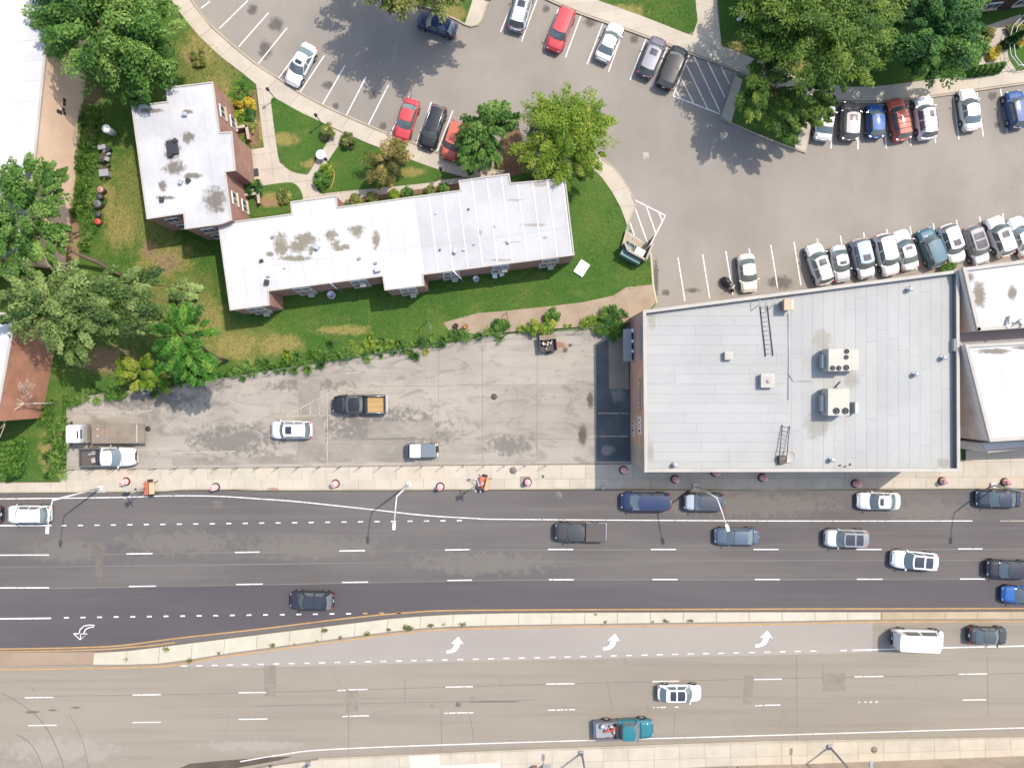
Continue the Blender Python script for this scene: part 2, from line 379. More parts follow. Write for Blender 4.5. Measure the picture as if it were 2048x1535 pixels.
# old saw joints in the lot
for a in ([(965, 690), (965, 922)], [(1075, 680), (1073, 922)], [(878, 700), (876, 920)], [(655, 880), (966, 876), (1072, 877), (1190, 878)], [(745, 772), (960, 770), (1192, 770)], [(1218, 718), (1258, 718)]):
    ribbon('joint_line', PL(a), .035, .1075, m_seam_s, fl)
def line(parent, a, b, w=.11, z=.108, mat=None, name='parking_line'):
    return ribbon(name, [P(*a, z), P(*b, z)], w, z, mat or m_white, parent)
for a, b in (((655, 787), (655, 926)), ((568, 833), (655, 787)), ((655, 787), (748, 785)), ((566, 832), (666, 830)), ((602, 816), (602, 832)), ((620, 807), (621, 831)), ((638, 798), (639, 831)), ((582, 826), (582, 832))):
    line(fl, a, b, .085, .108, m_worn)
for a, b in (((1196, 826), (1257, 826)), ((1178, 872), (1258, 872)), ((146, 823), (250, 826)), ((200, 832), (305, 820)), ((275, 899), (345, 896)), ((690, 747), (720, 744)), ((345, 905), (470, 902))):
    line(fl, a, b, .11, .1125, m_worn)

# ---------------------------------------------------------------- road
NK = [(-700, 988), (0, 987), (330, 984), (360, 981), (470, 980), (520, 982), (1024, 980), (1192, 979), (1536, 981), (1800, 979), (2048, 978), (2800, 976)]
YT = [(-700, 1306), (0, 1297), (190, 1293), (260, 1288), (350, 1276), (512, 1258), (700, 1235), (830, 1223), (900, 1220), (1024, 1219), (1536, 1217), (2048, 1216), (2800, 1214)]
MT = [(190, 1303), (260, 1299), (350, 1288), (512, 1268), (700, 1245), (830, 1231), (1024, 1224), (1536, 1222), (1760, 1222), (2048, 1221), (2800, 1219)]
MB = [(187, 1329), (260, 1329), (340, 1325), (420, 1312), (512, 1299), (700, 1274), (850, 1256), (1024, 1250), (1536, 1243), (1760, 1239), (2048, 1238), (2800, 1236)]
SK = [(637, 1513), (819, 1505), (1024, 1496), (1536, 1478), (2048, 1470), (2800, 1455)]
road = sheet('main_road', PL(NK + [(2800, 2400), (-700, 2400)]), 0.0, m_road, kind='structure')
sheet('fresh_asphalt_lane', PL([(-700, 1186)] + [(0, 1176), (285, 1172.5), (500, 1168.5), (710, 1164.5), (920, 1160.5), (1124, 1159), (1536, 1158.5), (2048, 1158), (2800, 1157)] + YT[::-1]), .004, m_road_new, road)
south = sheet('south_carriageway', PL([(-700, 1331), (0, 1331), (187, 1329)] + MB[1:] + [(2800, 2400), (-700, 2400)]), .004, m_south, road)
sheet('pale_turn_lane', PL([(345, 1332), (420, 1314), (512, 1301), (700, 1276), (850, 1258), (1024, 1252), (1536, 1245), (1745, 1241), (1745, 1304), (1536, 1309), (1024, 1320), (512, 1334)]), .008, m_turn, road)
sheet('brown_median_strip', PL([(-700, 1308), (0, 1304), (190, 1303), (187, 1328), (0, 1331), (-700, 1340)]), .010, m_brownstrip, road)
def dash(a, b, w=.13, z=.012, mat=None, name='lane_dash'): return line(road, a, b, w, z, mat, name)
def poly_line(pts, w, z=.012, mat=None, name='edge_line'): return ribbon(name, PL(smooth_line(pts, 4), z), w, z, mat or m_white, road)
for x0, x1, y in ((-400, 98, 1110), (253, 305, 1107), (470, 519, 1104), (678, 730, 1101), (890, 940, 1099), (1096, 1146, 1098), (1302, 1352, 1098), (1507, 1557, 1098), (1713, 1763, 1098), (1916, 1965, 1097), (-400, 98, 1175.5), (258, 312, 1172), (472, 525, 1168), (684, 736, 1164), (894, 944, 1160), (1098, 1148, 1158.5), (1305, 1355, 1158), (1510, 1560, 1158), (1714, 1765, 1157.5), (1920, 1970, 1157)):
    dash((x0, y), (x1, y - (.8 if x0 < 900 else 0)), .115)
for x0, x1, y in ((50, 107, 1394), (265, 322, 1388.5), (477, 532, 1384), (675, 692, 1379.4), (697, 735, 1378), (891, 946, 1372.5), (1092, 1149, 1366.5), (1305, 1358, 1361.5), (1508, 1564, 1357.5), (1709, 1767, 1352), (1917, 1975, 1347), (56, 113, 1449.5), (265, 322, 1443.5), (477, 535, 1437), (685, 696, 1431.5), (699, 738, 1430.5), (889, 896, 1425), (898, 936, 1424.5), (938, 947, 1424), (1096, 1111, 1419), (1114, 1127, 1418.5), (1130, 1135, 1418.3), (1138, 1150, 1418), (1306, 1309, 1413.8), (1314, 1318, 1413.6), (1321, 1332, 1413.4), (1350, 1357, 1413), (1511, 1525, 1410), (1529, 1562, 1409), (1717, 1720, 1403.3), (1729, 1733, 1403), (1739, 1744, 1403), (1750, 1756, 1402.7), (1925, 1972, 1398.5)):
    dash((x0, y + .4), (x1, y - .4), .115, mat=m_cream)
for i in range(25):                       # short dots along the parking lane
    x = 123 + i * 32.95; y = 1050.5 - i * .42; dash((x, y), (x + 10, y - .2), .115)
for i in range(21):                       # short dots along the left-turn lane
    x = 128 + i * 33.2; y = 1234.5 - i * .47; dash((x, y), (x + 9.5, y - .2), .15, mat=m_yellow if i > 17 else m_white)
n = 42
for i in range(n):                        # dots beside the pale turn lane
    x = 362 + i * 30.7; y = 1331.2 - i * .735; dash((x, y), (x + 12, y - .3), .115, .014, m_cream)
dash((1681, 1300), (1694, 1299.7), .12, .014)
poly_line([(1705, 1299.5), (1850, 1295.5), (2048, 1291), (2800, 1276)], .12, .014)
poly_line([(-400, 1000), (0, 997), (240, 994), (330, 991), (430, 991.5), (512, 996.5), (600, 1003), (750, 1019), (850, 1030), (950, 1036), (1024, 1038), (1536, 1041), (1945, 1041)], .095)
poly_line([(-400, 1054), (0, 1050.5), (103, 1050)], .14)
poly_line([(-400, 1240), (0, 1236.5), (102, 1235.5)], .15)
poly_line([(2000, 1041), (2800, 1040)], .1, mat=m_worn)
poly_line(YT, .13, .012, m_yellow, 'yellow_line')
poly_line([(a, b + 5.5) for a, b in YT[:4]] + [(300, 1290.5), (350, 1284)], .12, .013, m_yellow, 'yellow_line')
poly_line([(-700, 1345), (0, 1338), (190, 1335.5), (300, 1333), (345, 1329.5), (420, 1317), (512, 1304), (700, 1279), (850, 1261), (1024, 1255), (1536, 1248), (1750, 1243), (2048, 1242), (2800, 1240)], .13, .013, m_yellow, 'yellow_line')
poly_line([(480, 1522), (564, 1508), (668, 1497), (1024, 1484), (1536, 1469.5), (2048, 1454.5), (2800, 1434)], .11, mat=m_cream)
# pale worn seams between lanes, saw cuts and repairs
for pts, m_ in (([(0, 1110.5), (253, 1107.5), (470, 1104.5), (940, 1099.5), (1500, 1098.6), (2100, 1097.5)], m_seam), ([(98, 1176), (520, 1168.8), (940, 1160.8), (1124, 1159), (2100, 1158)], m_seam), ([(0, 1134), (500, 1128), (1024, 1122), (2100, 1119)], m_seam)):
    poly_line(pts, .10, .009, m_, 'asphalt_seam')
for pts in ([(512, 1411), (760, 1405), (1024, 1400), (1070, 1398)], [(100, 1391), (265, 1389), (480, 1385), (900, 1373), (1300, 1362), (1760, 1352), (2060, 1345)], [(810, 1355), (810, 1400)], [(1215, 1365), (1226, 1420)], [(1593, 1310), (1594, 1480)], [(1975, 1310), (1976, 1430)], [(697, 1380), (697, 1510)], [(882, 1420), (884, 1500)], [(1350, 1425), (1347, 1470)], [(940, 1430), (948, 1480)], [(1645, 1330), (1646, 1370)], [(1390, 1392), (1480, 1392)]):
    poly_line(pts, .06, .009, m_seam_s, 'asphalt_seam')
for pts in ([(528, 1330), (552, 1330), (552, 1392), (528, 1390)], [(692, 1380), (716, 1378), (716, 1422), (692, 1424)], [(1488, 1350), (1507, 1350), (1505, 1408), (1486, 1408)], [(1646, 1346), (1690, 1344), (1690, 1380), (1646, 1382)], [(190, 1085), (204, 1085), (206, 1155), (192, 1155)], [(425, 1000), (445, 1000), (446, 1016), (427, 1016)]):
    patch(road, pts, m_roadpatch_n if pts[0][1] < 1200 else m_roadpatch, .0095)
patch(road, [(335, 1545), (380, 1526), (430, 1521), (512, 1515), (585, 1511), (560, 1519), (512, 1528), (440, 1540)], m_roadpatch_d, .0095, 'driveway_gutter')  # dark brown curved patch at the driveway opening
def skid(pts, w=.1): poly_line(pts, w, .0088, m_seam_s, 'skid_mark')
skid([(2, 1384), (50, 1412), (90, 1450), (120, 1510), (128, 1540)]); skid([(30, 1465), (65, 1490), (88, 1540)]); skid([(140, 1430), (165, 1480), (178, 1540)], .07)
# arrows
def arrow(cx, cy, s=1.0):
    pts = [(-21, 13), (-21, 18.3), (-13, 18.2), (-5, 16), (1, 12), (5, 7), (7, 1), (7.5, -1.5), (15, .5), (4, -15), (-11.5, -.5), (-4, -1.5), (-5.5, 4), (-8.5, 8.5), (-13, 11.8)]
    sheet('turn_arrow', PL([(cx + x * .95 * s, cy + y * s) for x, y in pts], .014), .014, m_white, road)
arrow(913, 1287); arrow(1226, 1281); arrow(1531, 1275)
for a in ([(163, 1266), (158, 1267), (160, 1258), (168, 1251), (178, 1249), (189, 1249.5), (187, 1253), (178, 1254), (171, 1258), (167, 1267)], [(147, 1266), (160, 1278.5), (175, 1267), (147, 1266)], [(161, 1268), (161, 1276)]):
    ribbon('turn_arrow_outline', PL(a, .014), .10, .014, m_white, road)

# median island
med = tag(empty('median_island', (0, 0, 0)), kind='structure')
prism('median_base', PL(smooth_line(MT, 3) + smooth_line(MB, 3)[::-1]), -.02, .13, m_bed, med)
mb = PL(smooth_line([(a, b - 2.2) for a, b in MB], 4)); mt = PL(smooth_line([(a, b + 1.0) for a, b in MT], 4))
mb = [p for p in mb if p[0] < 39.8]; mt = [p for p in mt if p[0] < 39.8]
band_slabs(med, mb, mt, 3.6, .1, .165, m_med, .05)
band_slabs(med, PL([(1762, 1236.5), (2048, 1235.5), (2400, 1234)]), PL([(1762, 1223), (2048, 1222), (2400, 1221)]), 3.6, .1, .155, [slabm(12, (232, 212, 184)), slabm(13, (224, 204, 176))], .03)

# ---------------------------------------------------------------- sidewalks
sw = tag(empty('north_sidewalk', (0, 0, 0)), kind='structure')
NS = [(122, 938), (1000, 928.5), (1262, 926.5), (1262, 918), (1930, 918), (1930, 898), (2500, 893)]
nk2 = [(a, b - 3.5) for a, b in NK]
base = [(-700, 965), (122, 963)] + NS + [(2800, 893)]
prism('sidewalk_bed', PL(base + nk2[::-1]), -.05, .095, m_bed, sw)
slabs(sw, PL([(122, 939.5), (1000, 930), (1262, 928), (1262, 920), (1930, 920), (1930, 900), (2100, 897), (2100, 956), (1024, 957), (122, 960)]), math.radians(.25), 2.55, 1.62, .05, .13, m_slabs, .022, off=(.3, -.24 - 10.0), jit=.1)
slabs(sw, PL([(-80, 966), (122, 964), (122, 960), (1024, 957), (2100, 956), (2100, 974), (1536, 977), (1192, 975), (1024, 976), (520, 978), (470, 976), (360, 977), (330, 980), (-80, 983.5)]), math.radians(.25), 1.75, 5.0, .05, .131, m_slabs, .022, off=(.9, -13.6))
kerb('north_kerb', PL(nk2), .17, -.05, .14, m_kerb)
tactile = M('ramp_red', alb(200, 160, 150), .8)
sheet('kerb_ramp_pad', PL([(533, 980), (536, 976), (545, 974), (556, 976), (560, 980)], .13), .145, tactile, sw)
sheet('patched_square', PL([(1040, 952), (1061, 952), (1061, 973), (1040, 973)], .13), .145, G('grey_concrete_patch', alb(196, 180, 172), alb(180, 166, 158)), sw)
ss = tag(empty('south_sidewalk', (0, 0, 0)), kind='structure')
sk2 = [(a, b + 3) for a, b in SK]
prism('sidewalk_bed', PL([(512, 1533), (637, 1515)] + sk2[1:] + [(2800, 1700), (300, 1700)]), -.05, .095, m_bed, ss)
slabs(ss, PL([(480, 1541), (560, 1528), (637, 1518), (819, 1510), (1024, 1501), (1536, 1483), (2100, 1474), (2100, 1512), (1440, 1530), (1024, 1548), (480, 1580)]), math.radians(1.7), 2.75, 1.35, .05, .13, m_slabs, .022, off=(.4, -.45))
slabs(ss, PL([(480, 1580), (1024, 1548), (1440, 1530), (2100, 1512), (2100, 1640), (480, 1640)]), math.radians(1.7), 2.75, 1.9, .05, .128, [m_bed, m_pad], .022)
patch(ss, [(818, 1508), (878, 1505), (880, 1535), (820, 1537)], M('new_white_concrete', alb(252, 246, 238), .8), .1375, 'new_concrete_panel')
patch(ss, [(880, 1530), (1000, 1524), (1002, 1545), (880, 1552)], M('new_white_concrete_b', alb(254, 248, 240), .8), .1375, 'new_concrete_panel')
kerb('south_kerb', PL(sk2), .17, -.05, .14, m_kerb)

sa = tag(empty('curved_sidewalk', (0, 0, 0)), kind='structure')
prism('sidewalk_bed', PL(kcs + kis[::-1]), -.02, .125, m_bed, sa)
ko = PL(smooth_line([(a - 2.2, b + 3) for a, b in kc], 3)); kn = PL(kis)
band_slabs(sa, ko, kn, 2.9, .1, .155, m_slabs, .025)
kerb('curved_kerb', PL(kcs), .17, -.02, .16, m_kerb)
pz = tag(empty('apartment_walkway', (0, 0, 0)), kind='structure')
plaza = [(513, 168), (544, 190), (560, 206), (640, 246), (690, 269), (712, 279), (680, 300), (664, 330), (655, 350), (655, 382), (884, 360), (930, 356), (940, 372), (700, 404), (585, 420), (560, 420), (500, 400), (500, 300), (529, 296)]
prism('walkway_bed', PL(plaza), 0, .118, m_bed, pz)
slabs(pz, PL(plaza), math.radians(7.2), 1.75, 1.75, .08, .15, m_path, .02)
def lawnp(name, pts, z=.165, mat=m_lawn): return prism(name, PL(smooth_line(pts + pts[:1], 3)[:-1] if len(pts) > 5 else pts), .02, z, mat, kind='structure')
LB = [(543, 206), (544, 199), (552, 198), (590, 219), (640, 246), (666, 262), (640, 310), (619, 346), (608, 349), (585, 344), (566, 330), (557, 312)]
LC = [(692, 272), (712, 281), (742, 293), (780, 307), (822, 323), (878, 342), (884, 356), (860, 366), (760, 376), (662, 386), (645, 388), (634, 376), (640, 352), (664, 312)]
LD = [(514, 374), (560, 367), (584, 366), (598, 375), (606, 392), (604, 402), (582, 406), (578, 425), (510, 434), (500, 420), (502, 390)]
lawnp('path_lawn', LB); lawnp('garden_lawn', LC); lawnp('entrance_lawn', LD)
m_mulch = G('mulch_bed', alb(176, 140, 110), alb(150, 116, 92), .8, 9, .2)
sheet('planting_bed', PL([(690, 406), (690, 400), (920, 366), (920, 378)], .15), .168, m_mulch, kind='structure')
sheet('planting_bed', PL([(455, 182), (512, 180), (520, 292), (506, 296), (470, 250)], .1), .118, m_mulch, kind='structure')
sheet('planting_bed', PL([(985, 345), (1010, 250), (1040, 260), (1060, 345), (1020, 352)], .1), .12, m_mulch, kind='structure')
# east end walk by the dumpster
sdo = [(1196, 316), (1206, 320), (1228, 338), (1245, 359), (1262, 388), (1271, 409), (1264, 428), (1253, 450)]
sdi = [(1180, 332), (1193, 345), (1207, 360), (1220, 378), (1232, 399), (1240, 414), (1246, 428), (1252, 445)]
se = tag(empty('corner_sidewalk', (0, 0, 0)), kind='structure')
prism('sidewalk_bed', PL(smooth_line(sdo, 3) + smooth_line(sdi, 3)[::-1]), -.02, .125, m_bed, se)
band_slabs(se, PL(smooth_line(sdo, 3)), PL(smooth_line(sdi, 3)), 2.2, .1, .155, m_slabs)
kerb('corner_kerb', PL(smooth_line(sdo, 3)), .16, -.02, .165, m_kerb)
kerb('lawn_kerb', PL([(1301, 505), (1306, 569), (1313, 606)]), .18, -.02, .14, M('cream_kerb_paint', alb(238, 232, 196), .7))
# sidewalk along the upper right bays
so = [(1040, -25), (1096, 1), (1162, 29), (1248, 59), (1335, 91), (1376, 107), (1474, 142), (1545, 172), (1600, 194), (1666, 203), (1729, 206), (1770, 204), (1875, 193), (2048, 168), (2500, 108)]
si = [(1120, -32), (1180, -4), (1211, 8), (1284, 34), (1375, 70), (1440, 92), (1506, 118), (1560, 140), (1600, 158), (1697, 175), (1760, 173), (1875, 159), (2048, 141), (2500, 80)]
lawn_ne = prism('lawn_by_east_building', PL([(1020, -500), (1040, -25)] + si[1:] + [(2500, -500)]), -.06, .11, m_lawn, kind='structure')
sb = tag(empty('east_sidewalk', (0, 0, 0)), kind='structure')
prism('sidewalk_bed', PL(so + si[::-1]), -.02, .125, m_bed, sb)
so2 = [(a, b - 3) for a, b in so]
band_slabs(sb, [p for p in PL(smooth_line(so2, 3)) if p[0] < 58], [p for p in PL(smooth_line(si, 3)) if p[0] < 58], 2.6, .1, .155, m_slabs)
kerb('east_kerb', PL(smooth_line(so, 3)), .17, -.02, .16, m_kerb)
pth = [(1387, -60), (1395, 58), (1374, 72), (1443, 96), (1441, 82), (1430, -60)]
prism('walkway_bed', PL(pth), 0, .128, m_bed, sb)
band_slabs(sb, PL([(1388, -60), (1390, 0), (1396, 58), (1384, 74)]), PL([(1429, -60), (1431, 0), (1441, 80), (1443, 96)]), 2.0, .1, .16, m_slabs)
ramp = [(2016, 140), (2004, 122), (1998, 90), (2006, 62), (2034, 40)]
prism('entrance_walk', PL([(1945, 152), (1965, 110), (1985, 70), (1950, 60), (2040, 30), (2044, 50), (2018, 70), (2010, 92), (2016, 120), (2030, 142)]), 0, .158, m_path[0], sb)
# island under the pines
isl = [(1472, 150), (1441, 238), (1540, 281), (1610, 306), (1624, 236), (1640, 204), (1600, 194), (1545, 172)]
it = tag(empty('pine_island', (0, 0, 0)), kind='structure')
prism('island_lawn', PL(isl), -.02, .125, m_lawn, it)
band_slabs(it, PL([(1470, 152), (1443, 236)]), PL([(1484, 160), (1462, 246)]), 1.9, .1, .155, m_slabs)
band_slabs(it, PL([(1624, 232), (1609, 304)]), PL([(1606, 240), (1588, 296)]), 1.9, .1, .155, m_slabs)
kerb('island_kerb', PL([(1471, 150), (1441, 238), (1540, 281), (1610, 306), (1624, 236)]), .17, -.02, .16, m_kerb)
# small island at the top edge
t6 = tag(empty('corner_island', (0, 0, 0)), kind='structure')
prism('island_lawn', PL([(770, -200), (790, -4), (830, 8), (872, 22), (912, 40), (930, 50), (944, 20), (962, -200)]), -.02, .125, m_lawn, t6)
prism('slab', PL([(930, 49), (944, 6), (962, -60), (992, -60), (977, 0), (962, 45), (954, 52), (940, 54)]), -.02, .15, m_slabs[0], t6)
kerb('island_kerb', PL([(780, -10), (830, 8), (872, 22), (912, 40), (930, 50), (942, 54), (956, 51), (963, 42), (978, 0), (996, -60)]), .16, -.02, .155, m_kerb)

# parking bay lines of the rear lot
for a, b in (((420, 3), (402, 17)), ((496, 1), (439, 57)), ((537, 26), (477, 94)), ((574, 56), (517, 127)), ((611, 83), (557, 157)), ((649, 111), (600, 185)), ((690, 131), (645, 209)), ((732, 154), (692, 232)), ((777, 170), (736, 251)), ((820, 188), (781, 268)), ((863, 204), (832, 288)), ((906, 221), (874, 303)),
             ((1024, 8), (1001, 64)), ((1074, 0), (1043, 83)), ((1117, 18), (1088, 98)), ((1162, 31), (1131, 115)), ((1206, 46), (1174, 129)), ((1247, 61), (1217, 144)), ((1292, 78), (1260, 161)), ((1335, 93), (1303, 174)),
             ((1669, 206), (1662, 297)), ((1716, 208), (1716, 299)), ((1766, 208), (1773, 297)), ((1815, 203), (1822, 292)), ((1865, 197), (1871, 286)), ((1907, 192), (1918, 279)), ((1954, 185), (1967, 273)), ((2001, 178), (2015, 267)),
             ((1379, 109), (1346, 192)), ((1346, 192), (1440, 228)), ((1373, 130), (1415, 217)), ((1363, 158), (1388, 208)), ((1351, 180), (1361, 197)), ((1388, 113), (1440, 224)), ((1415, 123), (1450, 195)), ((1442, 133), (1459, 169)),
             ((1270, 400), (1331, 431)), ((1331, 431), (1299, 493)), ((1251, 463), (1299, 493)), ((1271, 418), (1297, 491)), ((1292, 411), (1312, 467)), ((1318, 426), (1325, 443)), ((1260, 445), (1269, 471))):
    line(lot_rear, a, b, .11, .006)
for i in range(15):
    x = 1356 + i * 46.4 + (3 if i in (1, 2, 3) else 0); y = 515 - i * 6.3
    line(lot_rear, (x, y), (x + 14, y + 87), .11, .006)
patch(lot_rear, [(1286, 304), (1297, 305), (1298, 317), (1287, 318)], m_worn, .004)
# ---------------------------------------------------------------- buildings
def brick(name, c1, c2, mortar, scale=1.0, layers=()):
    t = NT(name); g = t.n('ShaderNodeNewGeometry')
    sx = t.n('ShaderNodeSeparateXYZ'); t.l(g.outputs['Position'], sx.inputs[0])
    cx = t.n('ShaderNodeCombineXYZ'); t.l(t.math('ADD', sx.outputs[0], sx.outputs[1]), cx.inputs[0]); t.l(sx.outputs[2], cx.inputs[1])
    b = t.n('ShaderNodeTexBrick'); b.inputs['Scale'].default_value = 4.2 * scale
    b.inputs['Color1'].default_value = c1; b.inputs['Color2'].default_value = c2; b.inputs['Mortar'].default_value = mortar; b.inputs['Mortar Size'].default_value = .012
    t.l(cx.outputs[0], b.inputs['Vector'])
    nz = t.rng(t.noise(g.outputs['Position'], .6, 5), .3, .7, .82, 1.15)
    x = t.n('ShaderNodeVectorMath', operation='SCALE'); t.l(b.outputs[0], x.inputs[0]); t.l(nz, x.inputs['Scale'])
    t.l(x.outputs[0], t.b.inputs['Base Color']); t.b.inputs['Roughness'].default_value = .85
    return t.m
m_brickpink = brick('mauve_brick', alb(184, 138, 124, 1.5), alb(168, 122, 110, 1.5), alb(190, 162, 150, 1.5))
m_brickor = brick('orange_brown_brick', (.56, .30, .19, 1), (.50, .26, .16, 1), (.55, .38, .28, 1))
m_brickrust = brick('rust_brick', (.42, .19, .11, 1), (.35, .15, .09, 1), (.42, .25, .18, 1))
m_stucco_tan = G('tan_stucco_wall', alb(226, 194, 172, .95), alb(216, 184, 162, .95), .4, 8, .08)
m_stucco_grey = G('grey_stucco_wall', alb(206, 194, 188, .8), alb(184, 170, 164, .8), .4, 8, .1, layers=[([sp(1950, 760, 20, 60, 6)], alb(150, 116, 116), .9, 1.2)])
m_stucco_pale = G('pale_stucco_wall', alb(196, 178, 160, 1.2), alb(178, 160, 144, 1.2), .4, 8, .12)
m_mauve = G('mauve_painted_wall', alb(186, 150, 146, 1.0), alb(170, 136, 132, 1.0), .5, 8, .08)
m_dark_wall = G('dark_brown_wall', alb(110, 88, 78), alb(96, 76, 68), .5, 8, .1)
m_frame = M('white_window_frame', (.62, .62, .62, 1), .5)
m_bframe = M('dark_window_frame', (.05, .045, .045, 1), .5)
m_glass = M('window_glass', (.05, .065, .075, 1), .06, ior=1.7)
m_grey = M('grey_metal', (.28, .29, .3, 1), .45, .3)
m_galv = M('galvanised_steel', (.5, .5, .5, 1), .4, .6)
m_black = M('black_rubber', (.012, .012, .013, 1), .6)
m_dkmetal = M('dark_metal', (.04, .04, .042, 1), .45, .3)
m_ac = G('beige_metal_casing', alb(240, 236, 226), alb(230, 226, 216), .6, 10, .03, rough=.5, bump=0)
m_coping = G('pale_coping', alb(240, 232, 226), alb(226, 218, 212), .4, 10, .05, bump=0)
m_parapet = G('grey_parapet_face', alb(150, 152, 156), alb(138, 140, 145), .4, 9, .06)  # shade painted into the colour of the east parapet's inner face
m_seamgrey = M('membrane_lap', (.20, .195, .19, 1), .9)
m_tar = M('tar_seam', (.10, .10, .105, 1), .9)
dirt = alb(150, 140, 124)
def roofm(name, a, b, layers=()): return G(name, a, b, .18, 9, .05, layers=layers, bump=.1, rough=.7)
ZW, ZL, ZC = 5.6, 4.7, 7.9
st_w = [sp(345, 300, 23.2, 29.0, ZW), sp(375, 275, 20.3, 17.4, ZW), sp(350, 335, 31.9, 20.3, ZW), sp(382, 352, 29.0, 8.7, ZW), sp(325, 372, 11.6, 17.4, ZW), sp(430, 400, 31.9, 37.7, ZW), sp(330, 395, 29.0, 5.8, ZW), sp(300, 222, 37.7, 7.2, ZW), sp(375, 224, 17.4, 5.8, ZW)]
st_l = [sp(562, 490, 23.2, 34.8, ZL), sp(612, 478, 34.8, 20.3, ZL), sp(540, 508, 11.6, 7.2, ZL), sp(590, 516, 49.3, 8.7, ZL), sp(662, 470, 20.3, 17.4, ZL), sp(672, 490, 14.5, 14.5, ZL), sp(712, 462, 23.2, 17.4, ZL), sp(752, 480, 11.6, 26.1, ZL), sp(690, 494, 14.5, 8.7, ZL), sp(595, 493, 31.9, 20.3, ZL), sp(680, 498, 17.4, 5.8, ZL), sp(622, 500, 7.2, 17.4, ZL)]
st_l2 = [sp(1078, 370, 30, 5, ZL), sp(1030, 400, 26, 4, ZL), sp(1070, 450, 36, 4, ZL), sp(1022, 484, 26, 3, ZL), sp(1090, 476, 10, 5, ZL), sp(910, 502, 6, 6, ZL), sp(960, 465, 7, 8, ZL), sp(1065, 362, 60, 8, ZL), sp(1000, 520, 40, 4, ZL)]
WHT = (.43, .423, .413, 1)
m_roof_w = roofm('white_membrane_a', WHT, (.345, .338, .332, 1), [(st_w, alb(146, 138, 126), .9, .9)])
m_roof_l = roofm('white_membrane_b', (.44, .432, .42, 1), (.39, .382, .374, 1), [(st_l, alb(164, 154, 134), .9, 1.1)])
m_roof_e = roofm('white_membrane_c', (.385, .378, .37, 1), (.325, .318, .314, 1), [(st_l2, alb(200, 192, 184), .9, .8)])
m_roof_s = M('white_roof_seam', (.47, .462, .452, 1), .5)
m_roof_c = [roofm('grey_membrane_%d' % i, alb(*c), alb(*[v - 9 for v in c]), [([sp(1302, 645, 14, 22, 7), sp(1300, 900, 10, 30, 7), sp(1880, 925, 18, 16, 7), sp(1640, 680, 30, 30, 7), sp(1630, 850, 34, 40, 7), sp(1700, 760, 26, 20, 7)], alb(196, 192, 186), .9, .5)]) for i, c in enumerate(((221, 221, 222), (219, 219, 221), (223, 223, 224)))]
m_roof_far = roofm('bright_white_roof', (.47, .462, .45, 1), (.40, .392, .382, 1), [([sp(1960, 590, 20, 40, 8.6), sp(1940, 555, 16, 14, 8.6), sp(2026, 585, 14, 22, 8.6), sp(1985, 702, 50, 9, 8.6), sp(2040, 695, 20, 6, 8.6)], alb(158, 146, 130), .8, .6)])

def edge_frame(a, b):
    a, b = Vector(a), Vector(b); d = (b - a); L = d.length; d.normalize()
    return a, d, Vector((d.y, -d.x)), L, math.atan2(d.y, d.x)
def window(parent, a, b, s, w, z, h, frame=m_frame, ac=False, sill=True):
    """framed pane on the wall a->b (outside to the right), s metres along, centre height z"""
    o, d, nrm, L, rz = edge_frame(a, b); c = o + d * s
    q = c + nrm * .03
    f = box('window', (q.x, q.y, z), (w, .12, h), frame, parent, rz, .015)
    for k in (-1, 1):
        pc = c + d * (k * w * .235) + nrm * .095
        p = box('pane', (0, 0, 0), (w * .40, .02, h * .82), m_glass, None, 0); p.parent = f
        p.location = (k * w * .235, -.065, 0)
    if sill:
        p = box('sill', (0, -.12, -h / 2 - .03), (w + .16, .22, .07), m_stucco_pale, None); p.parent = f
    if ac:
        p = box('air_conditioner', (w * .2, -.28, -h / 2 + .2), (.62, .5, .4), m_ac, None, bev=.03); p.parent = f
    return f
def shell(root, pts, z, mats, thick=None, roofmat=None, cop=.14, coph=.1):
    """walls one by one round the outline (counter-clockwise), roof deck and coping"""
    n = len(pts)
    for i in range(n):
        a, b = pts[i], pts[(i + 1) % n]
        m_ = mats.get(i, mats['*'])
        mesh_obj('wall', [(a[0], a[1], -.05), (b[0], b[1], -.05), (b[0], b[1], z), (a[0], a[1], z)], [(0, 1, 2, 3)], m_, root)
        o, d, nrm, L, rz = edge_frame(a, b); c = o + d * (L / 2) - nrm * (cop / 2 - .05)
        box('coping', (c.x, c.y, z + coph / 2), (L + .1 - .004 * (i % 3), cop, coph + .003 * (i % 4)), m_coping, root, rz, .01)
    if roofmat: sheet('roof_deck', pts, z - .02, roofmat, root)
def ccw(pts): return pts if area(pts) > 0 else pts[::-1]

# --- long apartment block and its wing
RL = ccw(PL([(437, 448), (584, 428), (582, 404), (673, 392), (675, 415), (921, 381), (918, 362), (1018, 348), (1021, 367), (1130, 357), (1148, 510), (846, 549), (848, 571), (770, 580), (766, 552), (537, 582), (539, 610), (461, 620)], ZL))
ap = empty('apartment_block', (*P(790, 490), 0), label='long white-roofed brick apartment block beside the rear parking lot', cat='building')
def reparent(root, before):
    for o in [o for o in COL.objects if o.name not in before and o.parent is root]:
        o.location = Vector(o.location) - Vector(root.location)
before = set(o.name for o in COL.objects)
shell(ap, RL, ZL, {'*': m_brickpink}, roofmat=m_seamgrey)
ang = math.radians(7.3)
def strips(root, poly, ang, w, L, z, mat, name='roof_sheet', gap=.012, jit=.3, off=(0, 0), th=.02):
    slabs(root, poly, ang, w, L, z, z + th, mat if isinstance(mat, list) else [mat], gap, off, name, jit)
o_, d_, _, _, _ = edge_frame(P(437, 448, ZL), P(1130, 357, ZL))
split = P(838, 480, ZL); u = (math.cos(ang), math.sin(ang)); cs = split[0] * u[0] + split[1] * u[1]
inner = RL
